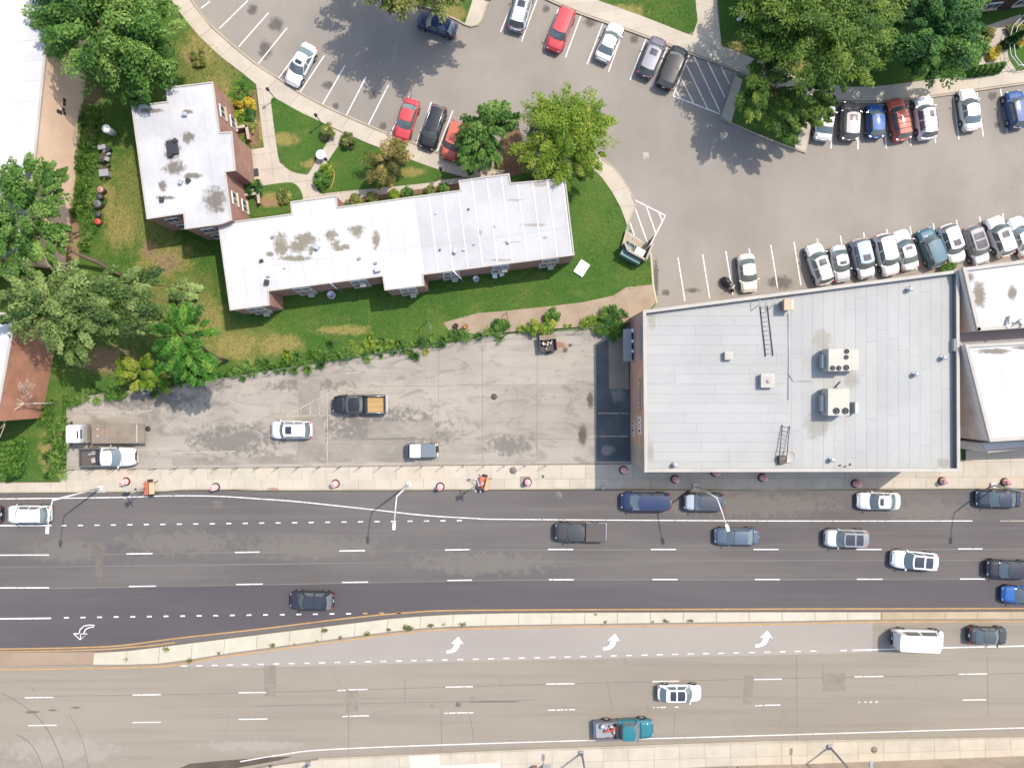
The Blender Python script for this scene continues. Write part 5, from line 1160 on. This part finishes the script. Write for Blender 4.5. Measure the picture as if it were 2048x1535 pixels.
bush(400, 119, .9, .6, 'olive', 'low dry shrub on the lawn left of the curved sidewalk')
bush(655, 263, .75, 1.3, 'olive', 'clipped round shrub left of the diagonal path'); bush(700, 281, .75, 1.3, 'olive', 'clipped round shrub right of the diagonal path')
bush(645, 360, 1.0, 1.1, 'bright', 'bright bushy shrub at the path corner by the hose'); bush(655, 340, .6, .8, 'lime', 'small light shrub beside the yellow hose')
bush(480, 186, 1.1, 1.2, 'bright', 'green shrub at the top of the bed beside the wing'); bush(489, 212, 1.05, 1.0, 'yellow', 'yellow-leaved shrub in the bed beside the wing'); bush(500, 230, .65, 1.0, 'deep', 'dark ball shrub below the yellow one'); bush(478, 236, .8, .9, 'lime', 'pale green shrub against the wing wall'); bush(466, 198, .7, .9, 'lime', 'pale green shrub at the upper corner of the wing bed'); bush(500, 250, .7, .6, 'olive', 'sparse shrub above the low mauve wall')
bush(508, 378, .9, 1.0, 'deep', 'dark green shrub in the shade of the wing entrance'); bush(568, 394, .7, .5, 'olive', 'small scraggly shrub on the bare entrance lawn')
for i, (px, py) in enumerate(((712, 401), (745, 397), (788, 391), (815, 387), (860, 384), (887, 378))): bush(px, py, .5, .6, ['olive', 'olive', 'lime', 'mid', 'olive', 'mid'][i], '%s low shrub from the left in the bed along the long block' % ORD[i], group='shrubs along the long block')
bush(1225, 643, 1.75, 1.4, 'bright', 'spiky green bush at the rear corner of the commercial building', leaf=.5, aspect=.18, spiky=2.5)
bush(1082, 650, 1.5, 1.3, 'lime', 'light green bush on the fence by the junk trailer', leaf=.26); bush(1108, 630, .6, 1.2, 'mid', 'thin upright weed above the light green bush')
bush(1000, 655, .9, .9, 'bright', 'small green bush at the fence post by the gravel', leaf=.4, aspect=.2, spiky=2)
bush(1893, 528, .95, .8, 'bright', 'green bush squeezed between parked cars and the grey roof')
bush(1970, 68, .9, 1.0, 'olive', 'brownish shrub on the entrance walk'); bush(1983, 104, .8, .7, 'yellow', 'yellow-orange flowering shrub by the entrance walk'); bush(2030, 60, .8, .9, 'olive', 'brownish shrub inside the curved ramp'); bush(2042, 80, .6, .7, 'yellow', 'yellow-orange shrub inside the curved ramp')
def cone_shrub(px, py, h, rad, kind, label, group):
    x, y = P(px, py); r = empty('arborvitae', (x, y, .1), label=label, cat='shrub', group=group)
    n = 150; zz = RNG.random(n) * h; a = RNG.random(n) * 6.283; rr = rad * (1 - zz / h) ** .7 * (.75 + .25 * RNG.random(n))
    C = np.stack([rr * np.cos(a), rr * np.sin(a), zz], 1); V, t = leaves(C, np.full(n, .16), 40, .2, aspect=.4)
    c = quad_cloud('foliage', V, GREENS[kind], r, t); c['kind'] = 'stuff'; tube('trunk', [(0, 0, -.1), (0, 0, h * .9)], [.06, .02], m_bark, r, 6)
for i in range(7): cone_shrub(48 - i * .6, 884 + i * 9.5, 3.2, .55, 'bright', '%s narrow arborvitae from the top of the lower left hedge row' % ORD[i], 'arborvitae hedge at lower left')
for i in range(6): cone_shrub(1934 + i * 11, 148 - i * 1.5, 1.5, .5, 'bright', '%s narrow arborvitae from the left along the right sidewalk' % ORD[i], 'arborvitae along the right sidewalk')
cone_shrub(2008, 92, 3.4, .6, 'deep', 'tall arborvitae by the curved ramp', None)

def inside(poly, X_, Y_):
    ok = np.zeros(len(X_), bool); j = len(poly) - 1
    for i in range(len(poly)):
        xi, yi = poly[i]; xj, yj = poly[j]
        c = ((yi > Y_) != (yj > Y_)) & (X_ < (xj - xi) * (Y_ - yi) / (yj - yi + 1e-12) + xi); ok ^= c; j = i
    return ok
def tufts(name, polys, n, h, w, z, mat, label, cat, spread=.35):
    """one mass of upright blades over an area"""
    allV = []; T = []
    for poly in polys:
        q = np.array(poly); lo, hi = q.min(0), q.max(0); k = int(n * abs(area(poly)))
        X_ = lo[0] + (hi[0] - lo[0]) * RNG.random(k * 2); Y_ = lo[1] + (hi[1] - lo[1]) * RNG.random(k * 2)
        m_ = inside(poly, X_, Y_); X_, Y_ = X_[m_], Y_[m_]; k = len(X_)
        a = RNG.random(k) * 6.283; hh = h * (.5 + RNG.random(k)); lean = spread * RNG.normal(size=(k, 2)) * hh[:, None]
        b = np.stack([X_, Y_, np.full(k, z)], 1); s = np.stack([np.cos(a), np.sin(a), 0 * a], 1) * w * (.6 + .8 * RNG.random(k))[:, None]
        tip = b + np.concatenate([lean, hh[:, None]], 1)
        allV.append(np.stack([b - s, b + s, tip], 1)); T.append(np.clip(RNG.normal(.45, .2, k), 0, 1))
    o = quad_cloud(name, np.concatenate(allV), mat, None, np.concatenate(T)); return tag(o, label, cat, kind='stuff')
def strip_poly(pts, w):
    L_, R_ = sides(PL(pts), w); return [(p.x, p.y) for p in R_] + [(p.x, p.y) for p in reversed(L_)]
tufts('lawn_grass', [PL([(180, 120), (345, 8), (510, 170), (520, 290), (430, 470), (440, 740), (300, 740), (190, 500)]), PL([(440, 600), (1150, 520), (1230, 400), (1300, 520), (1306, 565), (1220, 590), (1010, 620), (880, 645), (700, 705), (450, 745)]), PL(LB), PL(LC), PL([(1212, -20), (1284, 32), (1375, 68), (1392, 56), (1386, -20)])], 34, .09, .035, .11, m_grass, 'short mown grass over the apartment lawns', 'grass', 1.0)
def fronds(name, paths, width, n, h, mat, label, blades=70):
    """ragged clumps of arching blades scattered along a line"""
    V_ = []; T = []
    for pts in paths:
        q = [Vector(p) for p in PL(pts)]; ln = [0]
        for a, b in zip(q, q[1:]): ln.append(ln[-1] + (b - a).length)
        for c in range(int(n * ln[-1])):
            t = RNG.random() * ln[-1]; i = max(k for k in range(len(q) - 1) if ln[k] <= t); p = q[i].lerp(q[i + 1], (t - ln[i]) / (ln[i + 1] - ln[i]))
            d = (q[i + 1] - q[i]).normalized(); p = p + Vector((-d.y, d.x)) * float(RNG.normal(0, width * .33))
            hh = h * RNG.uniform(.35, 1.3); k = int(blades * RNG.uniform(.4, 1.3)); a = RNG.random(k) * 6.283; L_ = hh * RNG.uniform(.5, 1.2, k)
            rad = np.stack([np.cos(a), np.sin(a), 0 * a], 1); sd_ = np.stack([-np.sin(a), np.cos(a), 0 * a], 1) * (.035 * RNG.uniform(.6, 1.6, k))[:, None]
            b = np.array([p.x, p.y, .1]) + rad * RNG.uniform(0, .35 * hh, k)[:, None]; m_ = b + rad * (L_ * .35)[:, None] + np.array([0, 0, 1.0]) * (L_ * .75)[:, None]; e = m_ + rad * (L_ * .55)[:, None] - np.array([0, 0, .1]) * L_[:, None]
            V_.append(np.stack([b - sd_, b + sd_, m_ + sd_ * .9, m_ - sd_ * .9], 1)); V_.append(np.stack([m_ - sd_ * .9, m_ + sd_ * .9, e + sd_ * .2, e - sd_ * .2], 1))
            tt = np.clip(RNG.normal(.5, .2) + RNG.normal(0, .15, k), 0, 1); T += [tt, tt]
    o = quad_cloud(name, np.concatenate(V_), mat, None, np.concatenate(T)); return tag(o, label, 'weeds', kind='stuff')
fronds('fence_weeds', [[(420, 752), (560, 732), (700, 708), (800, 694), (900, 676), (1000, 662)], [(130, 800), (250, 778), (420, 752)]], 1.5, 2.9, .55, GREENS['mid'], 'tall weeds growing along the rear fence of the front lot')
fronds('fence_tuft_weeds', [[(1000, 660), (1120, 652), (1250, 644)], [(560, 722), (700, 700), (860, 676)], [(330, 760), (440, 745)]], 1.6, 2.0, .5, GREENS['lime'], 'pale tufts scattered along the rear fence')
fronds('hedge_weeds', [[(176, 215), (184, 300), (178, 400), (172, 500)], [(116, 790), (114, 870), (112, 955)]], 2.2, 5.5, .65, GREENS['mid'], 'fern-like weeds in the strip beside the warehouse and lot')
mw = []
for px, py, s in ((255, 1316, .5), (334, 1296, .9), (380, 1318, .9), (440, 1304, .6), (545, 1288, .9), (590, 1285, .3), (635, 1280, .4), (650, 1258, .9), (682, 1272, .5), (735, 1265, .9), (815, 1253, 1.3), (862, 1249, .8), (888, 1247, .5), (925, 1247, .9), (1210, 1242, .5), (1305, 1241, .4), (1330, 1240, .8), (1380, 1239, .8), (1190, 1226, .5), (780, 1257, .7)):
    x, y = P(px, py); mw.append([(x + s * .55 * math.cos(a) * random.uniform(.5, 1), y + s * .3 * math.sin(a) * random.uniform(.5, 1)) for a in np.linspace(0, 6.28, 9)[:-1]])
tufts('median_weeds', mw, 260, .22, .03, .16, GREENS['olive'], 'small dry weeds in the joints of the median', 'weeds', .6)

# dead tree with bare twigs over the brick house
m_dead = M('dead_wood', (.42, .33, .25, 1), .8)
bx, by = P(112, 806); dt = empty('bare_tree', (bx, by, .1), label='dead tree with bare pale twigs in front of the rust brick house', cat='tree')
dv = []; df = []
def twig(p, d, L, r, lev):
    q = p + d * L; mid = p + d * L * .5 + Vector((random.uniform(-.1, .1), random.uniform(-.1, .1), .05)) * L
    a, b = tube_data([tuple(p), tuple(mid), tuple(q)], [r, r * .8, r * .55], 5); o = len(dv); dv.extend(a); df.extend(tuple(k + o for k in f_) for f_ in b)
    if lev:
        for i in range(3 if lev > 1 else 4):
            e = (d + Vector((random.uniform(-.75, .75), random.uniform(-.75, .75), random.uniform(-.25, .35)))).normalized(); twig(p.lerp(q, random.uniform(.45, 1)), e, L * random.uniform(.5, .8), max(.014, r * .62), lev - 1)
tube('trunk', [(0, 0, -.1), (-.2, .05, 2.2), (-.5, .1, 4.2)], [.11, .09, .07], m_dead, dt, 8)
for d0, L0 in (((-1, .1, .25), 2.6), ((-.7, .6, .3), 2.2), ((-.5, -.7, .25), 2.4), ((.4, .2, .3), 1.6), ((-.9, -.3, .1), 2.4)): twig(Vector((-.5, .1, 4.1)), Vector(d0).normalized(), L0 * 1.3, .055, 4)
mesh_obj('twigs', dv, df, m_dead, dt, True)
# ---------------------------------------------------------------- street furniture and small things
m_pole = M('pale_lamp_pole', (.62, .60, .57, 1), .5, .2)
def street_lamp(px, py, ax, ay, label, h=8.1, z=.13, col=None):
    x, y = P(px, py); r = empty('street_lamp', (x, y, z), label=label, cat='street lamp', group='street lamps along the road'); pm = col or m_pole
    box('base', (0, 0, .12), (.5, .5, .26), pm, r, 0, .04)
    tube('pole', [(0, 0, .1), (0, 0, h * .5), (0, 0, h)], [.12, .10, .075], pm, r, 10)
    tube('arm', [(0, 0, h - .05), (ax * .3, ay * .3, h + .25), (ax, ay, h + .55)], [.06, .055, .045], pm, r, 8)
    a = math.atan2(ay, ax); L = math.hypot(ax, ay); k = (L + .28) / L
    hd = box('lamp_head', (ax * k, ay * k, h + .57), (.7, .32, .16), pm, r, a, .06)
    l = box('lens', (0, 0, -.085), (.45, .22, .03), m_head, None); l.parent = hd
street_lamp(203, 975, -.1, -2.5, 'street lamp at the left with its arm over the kerb lane')
street_lamp(818, 968, -.15, -2.5, 'street lamp near the middle of the sidewalk')
street_lamp(1390, 971, .75, -2.5, 'street lamp in the shade of the commercial building')
street_lamp(1983, 969, -.1, -2.5, 'street lamp at the right end of the sidewalk')
for i, (px, py, nm) in enumerate(((618, 1524, 'left'), (1163, 1503, 'middle'), (1658, 1491, 'right'))):
    street_lamp(px, py, .1, 2.4, '%s of the three street lamps on the lower sidewalk' % nm, col=m_grey)
for px, py, s in ((203, 975, 1.0), (820, 969, .9), (1391, 971, .9)):
    x, y = P(px, py); tag(box('lamp_footing', (x, y, .145), (s, s, .03), m_slabs[4], bev=.01), {203: 'square concrete footing under the left street lamp', 820: 'square concrete footing under the middle street lamp', 1391: 'square concrete footing under the shaded street lamp'}[px], 'footing')
# construction drums with rubber ring
m_drum = M('faded_drum_orange', (.72, .30, .29, 1), .55); m_drumw = M('drum_white_band', (.78, .55, .53, 1), .5)
def drum(px, py, label):
    x, y = P(px, py); r = empty('traffic_drum', (x, y, .132), label=label, cat='traffic drum', group='traffic drums on the sidewalk')
    lathe('ring_base', [(.44, 0), (.47, .05), (.44, .12), (.36, .13), (.35, .06)], m_black, r, n=20)
    rr = [.34, .32, .30, .28, .26]
    for i in range(4): lathe('band', [(rr[i], .05 + i * .24), (rr[i], .29 + i * .24)], m_drum if i % 2 == 0 else m_drumw, r, n=18)
    lathe('cap', [(.26, 1.01), (.24, 1.05), (.12, 1.07), (.11, 1.12), (.02, 1.12)], m_drum, r, n=18)
    box('handle', (0, 0, 1.14), (.24, .05, .06), m_drum, r, .4, .01)
for px, py, lb in ((254, 962, 'traffic drum next to the left orange mast trailer'), (433, 973, 'traffic drum on the kerb right of the left mast trailer'), (672, 966, 'traffic drum left of the middle street lamp'), (881, 972, 'traffic drum right of the middle street lamp'), (1055, 963, 'traffic drum on the grey sidewalk patch'), (1246, 939, 'traffic drum at the building corner in shade'), (1349, 957, 'traffic drum left of the shaded street lamp'), (1429, 944, 'traffic drum tight against the storefront in shade'), (1523, 954, 'traffic drum in the shade of the storefront'), (1709, 966, 'traffic drum at the shadow edge above the white parked sedan'), (1882, 961, 'traffic drum on the sunny sidewalk at right'), (2007, 963, 'traffic drum behind the dark navy parked sedan')):
    drum(px, py, lb)
# orange mast trailers
m_or = M('orange_trailer_paint', alb(236, 134, 104), .5)
def mast_trailer(px, py, rz, label):
    x, y = P(px, py); r = empty('mast_trailer', (x, y, .132), rz, label, 'trailer', 'orange mast trailers')
    box('tray', (0, 0, .65), (.95, 1.35, .4), m_or, r, 0, .08); box('fender_bar', (.12, 0, .88), (.06, 1.3, .08), m_trim, r, 0, .02)
    box('solar_panel', (.45, 0, .95), (.5, 1.2, .04), M('cream_panel', alb(238, 196, 150), .4), r, 0, .01, 0, .5)
    tube('tongue', [(-.4, .3, .5), (-1.5, 0, .45), (-.4, -.3, .5)], .04, m_galv, r, 6); box('hitch', (-1.55, 0, .42), (.25, .14, .12), m_trim, r, 0, .02)
    for s in (-1, 1):
        wh = data_obj('wheel', TYRE, r, (0, s * .82, .28), (-s * math.pi / 2, 0, 0), (.28, .28, .26)); data_obj('rim', RIM, wh, (0, 0, .30))
        tube('stabiliser', [(-.3, s * .5, .5), (-.7, s * .75, .02)], .03, m_trim, r, 6); tube('stabiliser', [(.4, s * .5, .5), (.75, s * .7, .02)], .03, m_trim, r, 6)
    tube('mast', [(-.3, 0, .6), (-.3, 0, 2.6), (-.3, 0, 4.5)], [.07, .05, .04], m_coping, r, 8)
    box('camera_head', (-.3, 0, 4.55), (.7, .34, .3), m_trim, r, .2, .04); box('crossbar', (-.3, .1, 4.25), (.1, 1.3, .08), m_galv, r, .5, .01)
    box('lamp', (-.05, .5, 4.3), (.25, .2, .2), m_galv, r, .3, .03); box('lamp', (-.55, -.4, 4.3), (.25, .2, .2), m_coping, r, .3, .03)
mast_trailer(305, 974, .06, 'orange trailer with tall camera mast at the left kerb'); mast_trailer(967, 964, -.25, 'orange trailer with tall camera mast in the middle of the sidewalk')
# kerbside junk
x, y = P(1205, 973); hy = empty('fire_hydrant', (x, y, .13), label='small hydrant at the kerb where the shade begins', cat='hydrant')
lathe('barrel', [(.16, 0), (.16, .05), (.12, .08), (.12, .5), (.15, .52), (.13, .62), (.03, .68)], m_galv, hy, n=14); box('outlet', (0, -.14, .4), (.12, .14, .12), m_galv, hy, 0, .03); box('outlet', (.13, 0, .42), (.14, .1, .1), m_galv, hy, 0, .03)
x, y = P(1086, 952); tag(box('meter_cover', (x, y, .142), (.2, .32, .02), m_dkmetal, rz=.5), 'small dark meter cover in the sidewalk', 'cover')
def manhole(px, py, rad, z, label, mat=None):
    x, y = P(px, py); r = empty('manhole', (x, y, z), label=label, cat='manhole cover')
    lathe('ring', [(rad, 0), (rad, .012), (rad * .82, .014), (rad * .8, .004)], m_roadpatch if not mat else mat, r, n=24); lathe('cover', [(rad * .78, 0), (rad * .78, .011), (.02, .012)], m_seam if not mat else mat, r, n=24)
manhole(1026, 940, .40, .136, 'round grey manhole cover in the sidewalk near a drum'); manhole(1117, 990, .38, .004, 'manhole cover in the kerb lane left of the minivan'); manhole(988, 793, .34, .102, 'brown manhole cover in the front lot', M('rusty_iron', alb(120, 100, 84), .8)); manhole(1747, 1497, .36, .13, 'brown manhole cover in the lower sidewalk', M('rusty_iron_b', alb(176, 150, 130), .8)); manhole(297, 857, .3, .102, 'small drain cover behind the flatbed truck', M('rusty_iron_c', alb(90, 76, 66), .8)); manhole(917, 1407, .34, .006, 'grey manhole cover in the lower carriageway')
# fence posts along the front lot
m_wire = M('fence_wire', (.35, .36, .36, 1), .5, .5)
def fence(pts_px, step, h, label, post, z, mesh_gap=.9, r_=.04, name='wire_fence'):
    q = PL(pts_px); r = empty(name, (q[0][0], q[0][1], z), label=label, cat='fence'); o = Vector((q[0][0], q[0][1]))
    for i in range(len(q) - 1):
        a, b = Vector(q[i]), Vector(q[i + 1]); L = (b - a).length; k = max(1, int(round(L / step)))
        for j in range(k + (1 if i == len(q) - 2 else 0)):
            c = a.lerp(b, j / k) - o; tube('post', [(c.x, c.y, -.05), (c.x, c.y, h)], r_, post, r, 6)
        for hh in ([h * .97, h * .5, .15] if mesh_gap else [h * .97]):
            tube('rail' if hh > h * .9 else 'wire', [(a.x - o.x, a.y - o.y, hh), (b.x - o.x, b.y - o.y, hh)], .02 if hh > h * .9 else .006, post if hh > h * .9 else m_wire, r, 5)
    return r
fence([(150, 938), (600, 933), (1090, 930)], 2.3, 1.75, 'low row of thin fence posts along the front lot edge', m_dkmetal, .1, 0, .035)
for o in list(COL.objects):
    if o.name.startswith('rail') and o.parent and 'front lot edge' in o.parent.get('label', ''): bpy.data.objects.remove(o)
fence([(300, 782), (600, 733), (862, 692), (1015, 668), (1255, 652)], 2.8, 1.7, 'green wire fence behind the front lot', M('green_fence_paint', alb(70, 96, 84), .5), .1)
fence([(866, 668), (860, 640)], 1.4, 1.9, 'short green fence stub by the gravel strip', M('pale_green_post', alb(150, 170, 150), .5), .1, name='fence_stub'); fence([(1019, 664), (1014, 625)], 1.4, 1.4, 'dark fence stub crossing the gravel strip', m_dkmetal, .1, name='fence_stub')
for i, (px, py, c) in enumerate(((912, 652, (70, 50, 36)), (912, 661, (60, 70, 60)), (922, 662, (90, 110, 70)), (932, 653, (190, 150, 80)))):
    x, y = P(px, py); tag(lathe('flower_pot', [(.2, 0), (.27, .35), (.27, .38), (.22, .38), (.2, .3), (.02, .3)], M('pot_%d' % i, alb(*c), .8), None, (x, y, .12), 14), ['dark brown pot, topmost at the gravel end', 'dark grey pot below the brown one', 'greenish pot between the dark and tan ones', 'tan pot, rightmost at the gravel end'][i], 'pot', 'pots at the gravel end')
x, y = P(1163, 537); wp = tag(box('white_well_cover', (x, y, .2), (1.15, 1.55, .22), M('bright_white_plastic', (.8, .8, .78, 1), .5), rz=math.radians(-33), bev=.04), 'bright white rectangular slab on the lawn near the dumpster', 'slab')
for px, py, rd in ((664, 590, .45), (952, 558, .35)):
    x, y = P(px, py); tag(lathe('round_planter', [(rd, 0), (rd, .35), (rd * .8, .36), (rd * .7, .2), (.02, .2)], m_galv, None, (x, y, .11), 18), 'round grey planter under the %s wall of the long block' % ('left part of the south' if px < 700 else 'right part of the south'), 'planter')
for i, (px, py) in enumerate(((990, 553), (1003, 549))):
    x, y = P(px, py); ch = empty('plastic_chair', (x, y, .11), .4 * i, ['left white plastic chair under the south wall', 'right white plastic chair under the south wall'][i], 'chair')
    box('seat', (0, 0, .42), (.5, .5, .05), m_frame, ch, 0, .02); box('backrest', (0, .24, .7), (.5, .05, .5), m_frame, ch, 0, .02)
    for sx in (-.2, .2):
        for sy in (-.2, .2): box('leg', (sx, sy, .2), (.05, .05, .4), m_frame, ch)
# dumpster enclosure
m_encl = brick('enclosure_block', alb(150, 128, 112), alb(134, 114, 100), alb(160, 140, 126))
r = empty('dumpster_enclosure', (*P(1268, 500), .0), label='brown walled dumpster enclosure open towards the striped area', cat='enclosure'); o0 = Vector(P(1268, 500))
prism('floor_pad', [(Vector(P(*p)) - o0)[:] for p in ((1251, 464), (1299, 493), (1285, 524), (1250, 506), (1243, 492))], .0, .14, G('pad_concrete', alb(232, 212, 192), alb(220, 200, 180)), r)
EP = [(1252, 463), (1244, 492), (1250, 507), (1285, 526), (1299, 494)]
for a, b in zip(EP[:-1], EP[1:]):
    A, B = Vector(P(*a)) - o0, Vector(P(*b)) - o0; L = (B - A).length; c = (A + B) / 2; rz = math.atan2((B - A).y, (B - A).x); h = 1.9 if a != EP[0] else .5
    box('wall_panel', (c.x, c.y, h / 2 + .05), (L + .05, .16, h), m_encl, r, rz, .01); box('wall_cap', (c.x, c.y, h + .07), (L + .1, .22, .06), m_kerb, r, rz, .01)
box('gate', ((Vector(P(1297, 487)) - o0).x, (Vector(P(1297, 487)) - o0).y, .95), (.08, 1.0, 1.7), m_dark_wall, r, math.radians(-28), .01)
x, y = P(1266, 505, 1.3); dz = empty('dumpster', (x, y, .14), math.radians(-28), 'teal dumpster with one open lid inside the walled enclosure', 'dumpster')
m_tl = M('teal_dumpster_paint', alb(120, 172, 172), .5); m_tg = M('grey_green_lid', alb(176, 190, 186), .5)
box('bin_floor', (0, 0, .12), (2.3, 1.6, .1), m_tl, dz)
for s in (-1, 1): box('bin_side', (s * 1.13, 0, .65), (.06, 1.6, 1.1), m_tl, dz); box('bin_wall', (0, s * .78, .65), (2.3, .06, 1.1), m_tl, dz)
box('closed_lid', (0, -.42, 1.24), (2.32, .76, .06), m_tl, dz, 0, .02); box('half_lid', (.6, .38, 1.24), (1.1, .8, .06), m_grey, dz, 0, .02); box('rubbish_bag', (-.5, .35, .75), (.9, .7, .5), m_dkmetal, dz, 0, .15)
lathe('tub', [(.46, 0), (.5, .3), (.44, .32), (.4, .06), (.02, .05)], m_tg, dz, (-.5, .32, 1.0), 20)
# junk trailer in the front lot
x, y = P(1096, 688, .8); jk = empty('junk_trailer', (x, y, .1), math.radians(6), 'small rusty trailer full of scrap at the rear fence', 'trailer')
m_rr = M('rusty_steel', alb(120, 92, 84), .8)
box('bed', (0, 0, .45), (1.75, 1.5, .08), m_trim, jk)
for s in (-1, 1): box('side', (s * .87, 0, .75), (.06, 1.5, .6), m_rr, jk); box('end', (0, s * .74, .7), (1.75, .06, .5), m_rr, jk)
box('grey_tarp', (0, .72, 1.1), (1.75, .55, .12), m_bed, jk, 0, .05)
for s in (-1, 1): wh = data_obj('wheel', TYRE, jk, (0, s * .0 + s * .9, .3), (-s * math.pi / 2, 0, 0), (.3, .3, .26)); data_obj('rim', RIM, wh, (0, 0, .3))
for i in range(11): box('scrap', (random.uniform(-.6, .6), random.uniform(-.55, .35), .65 + random.uniform(0, .35)), (random.uniform(.12, .5), random.uniform(.06, .2), .12), random.choice([m_coping, m_dkmetal, m_trim, m_stucco_tan, m_galv]), jk, random.uniform(0, 3), .02)
# covered motorcycle
x, y = P(1455, 571); mc = empty('motorcycle', (x, y, .004), math.radians(-52), 'black motorcycle under a partial cover in an empty bay', 'motorcycle')
for xx in (-.55, .62): data_obj('wheel', TYRE, mc, (xx, 0, .31), (math.pi / 2, 0, 0), (.31, .31, .2))
C = lathe('cover', [(.5, .1), (.52, .4), (.42, .75), (.25, .95), (.04, 1.02)], M('black_cover', (.012, .012, .018, 1), .45), mc, (-.4, 0, .0), 18); C.scale = (1.35, .85, 1)
box('tank', (.15, 0, .78), (.5, .3, .25), m_trim, mc, 0, .09); tube('fork', [(.62, 0, .3), (.42, 0, .95)], .04, m_chrome, mc, 6); tube('handlebar', [(.25, .42, 1.0), (.42, .2, 1.02), (.42, -.2, 1.02), (.25, -.42, 1.0)], .025, m_chrome, mc, 6); box('mirror', (.35, .42, 1.1), (.05, .12, .08), m_trim, mc); box('mirror', (.35, -.42, 1.1), (.05, .12, .08), m_trim, mc); box('engine', (.15, 0, .42), (.45, .32, .35), m_galv, mc, 0, .05)
# row of bins and junk by the hedge
def bin_(px, py, body, lid_, label, rd=.33, h=.95):
    x, y = P(px, py); r = empty('rubbish_bin', (x, y, .11), random.uniform(0, 1), label, 'bin', 'bins along the hedge')
    lathe('barrel', [(rd * .8, 0), (rd, h * .9), (rd * .92, h * .92)], body, r, n=16); lathe('lid', [(rd * 1.08, h * .9), (rd * 1.08, h * .95), (rd * .7, h * 1.03), (.02, h * 1.06)], lid_, r, n=16); box('handle', (0, 0, h * 1.08), (.2, .05, .05), body, r)
m_bing = M('charcoal_plastic', (.045, .045, .05, 1), .5); m_binr = M('red_plastic', alb(236, 104, 92), .5); m_binw = M('white_enamel', (.7, .72, .7, 1), .4)
bin_(229, 268, m_binw, m_binw, 'tall white tank at the top of the bin row', .42, 1.6); bin_(211, 384, m_bing, M('pink_lid', alb(236, 170, 170), .5), 'bin with a pink lid in the middle of the row'); bin_(207, 397, m_bing, m_bing, 'short black bin below the pink lid', .3, .8); bin_(205, 412, m_bing, M('grey_lid', (.1, .1, .11, 1), .5), 'round charcoal bin with dark lid', .4); bin_(203, 432, m_bing, m_bing, 'small dark bin above the red one', .28, .7); bin_(203, 446, m_binr, m_binr, 'small red bin at the bottom of the row', .32, .7)
x, y = P(216, 350); tag(box('grey_crate', (x, y, .5), (.95, .75, .8), m_grey, rz=.1, bev=.04), 'grey crate at the lower end of the junk pile', 'crate')
x, y = P(217, 318); r = empty('junk_pile', (x, y, .11), label='pile of dark junk and rusty scrap beside the hedge', cat='junk')
for i in range(16): box('scrap', (random.uniform(-.5, .4), random.uniform(-1.3, 1.3), random.uniform(.1, .6)), (random.uniform(.25, .8), random.uniform(.2, .6), .3), random.choice([m_dkmetal, m_trim, m_rr, m_rr, m_grey]), r, random.uniform(0, 3), .04)
# garden lamps, pedestal, hose
for px, py, lb in ((552, 199, 'thin dark garden lamp at the tip of the wedge lawn'), (645, 249, 'thin dark garden lamp by the left clipped shrub'), (886, 352, 'thin dark garden lamp near the long block end'), (664, 334, 'thin dark garden lamp beside the white pedestal')):
    x, y = P(px, py); r = empty('garden_lamp', (x, y, .16), label=lb, cat='garden lamp', group='garden lamps'); tube('post', [(0, 0, -.05), (0, 0, 2.3)], .045, m_dkmetal, r, 8); lathe('lamp_head', [(.05, 2.3), (.16, 2.35), (.13, 2.6), (.18, 2.62), (.02, 2.75)], m_dkmetal, r, n=12)
x, y = P(646, 315); r = empty('stone_pedestal', (x, y, .15), label='round white stone basin on the diagonal path', cat='basin'); lathe('base', [(.42, 0), (.4, .1), (.2, .16), (.16, .6)], m_frame, r, n=18); lathe('bowl', [(.16, .6), (.5, .8), (.52, .85), (.46, .86), (.3, .76), (.02, .74)], m_frame, r, n=22)
hs = tube('garden_hose', [(*P(a, b, .2), .2) for a, b in ((655, 328), (664, 335), (669, 347), (667, 362), (660, 380))], .06, m_yellow); tag(hs, 'yellow hose curving round the path corner shrubs', 'hose')
x, y = P(1474, 46); tag(box('white_sign_board', (x, y, 1.0), (.75, .3, .05), m_frame, rz=.6, rx=.3), 'small white board in the shaded lawn at top right', 'board')
# ramp rails at top right
rl = empty('ramp_railing', (*P(2010, 100), .15), label='curved white ramp railing at the upper right', cat='railing'); o0 = Vector(P(2010, 100))
for off_ in (0, 9):
    q = [Vector(P(a + off_, b + off_ * .2)) - o0 for a, b in ((2034, 40), (2012, 62), (2004, 92), (2008, 120), (2024, 140), (2050, 136))]
    tube('rail', [(p.x, p.y, .95) for p in q], .035, m_frame, rl, 6)
    for p in q: tube('post', [(p.x, p.y, 0), (p.x, p.y, .95)], .03, m_frame, rl, 6)
# roof access signs at the bottom edge
for i, (px, py, c) in enumerate(((1069, 1532, (190, 150, 136)), (1094, 1530, (252, 250, 248)))):
    x, y = P(px, py); tag(box('newspaper_box', (x, y, .65), (.55 if i == 0 else .95, .5, 1.05), M('street_box_%d' % i, alb(*c), .5), bev=.06), ['brown street box at the bottom edge', 'white street box at the bottom edge'][i], 'box')
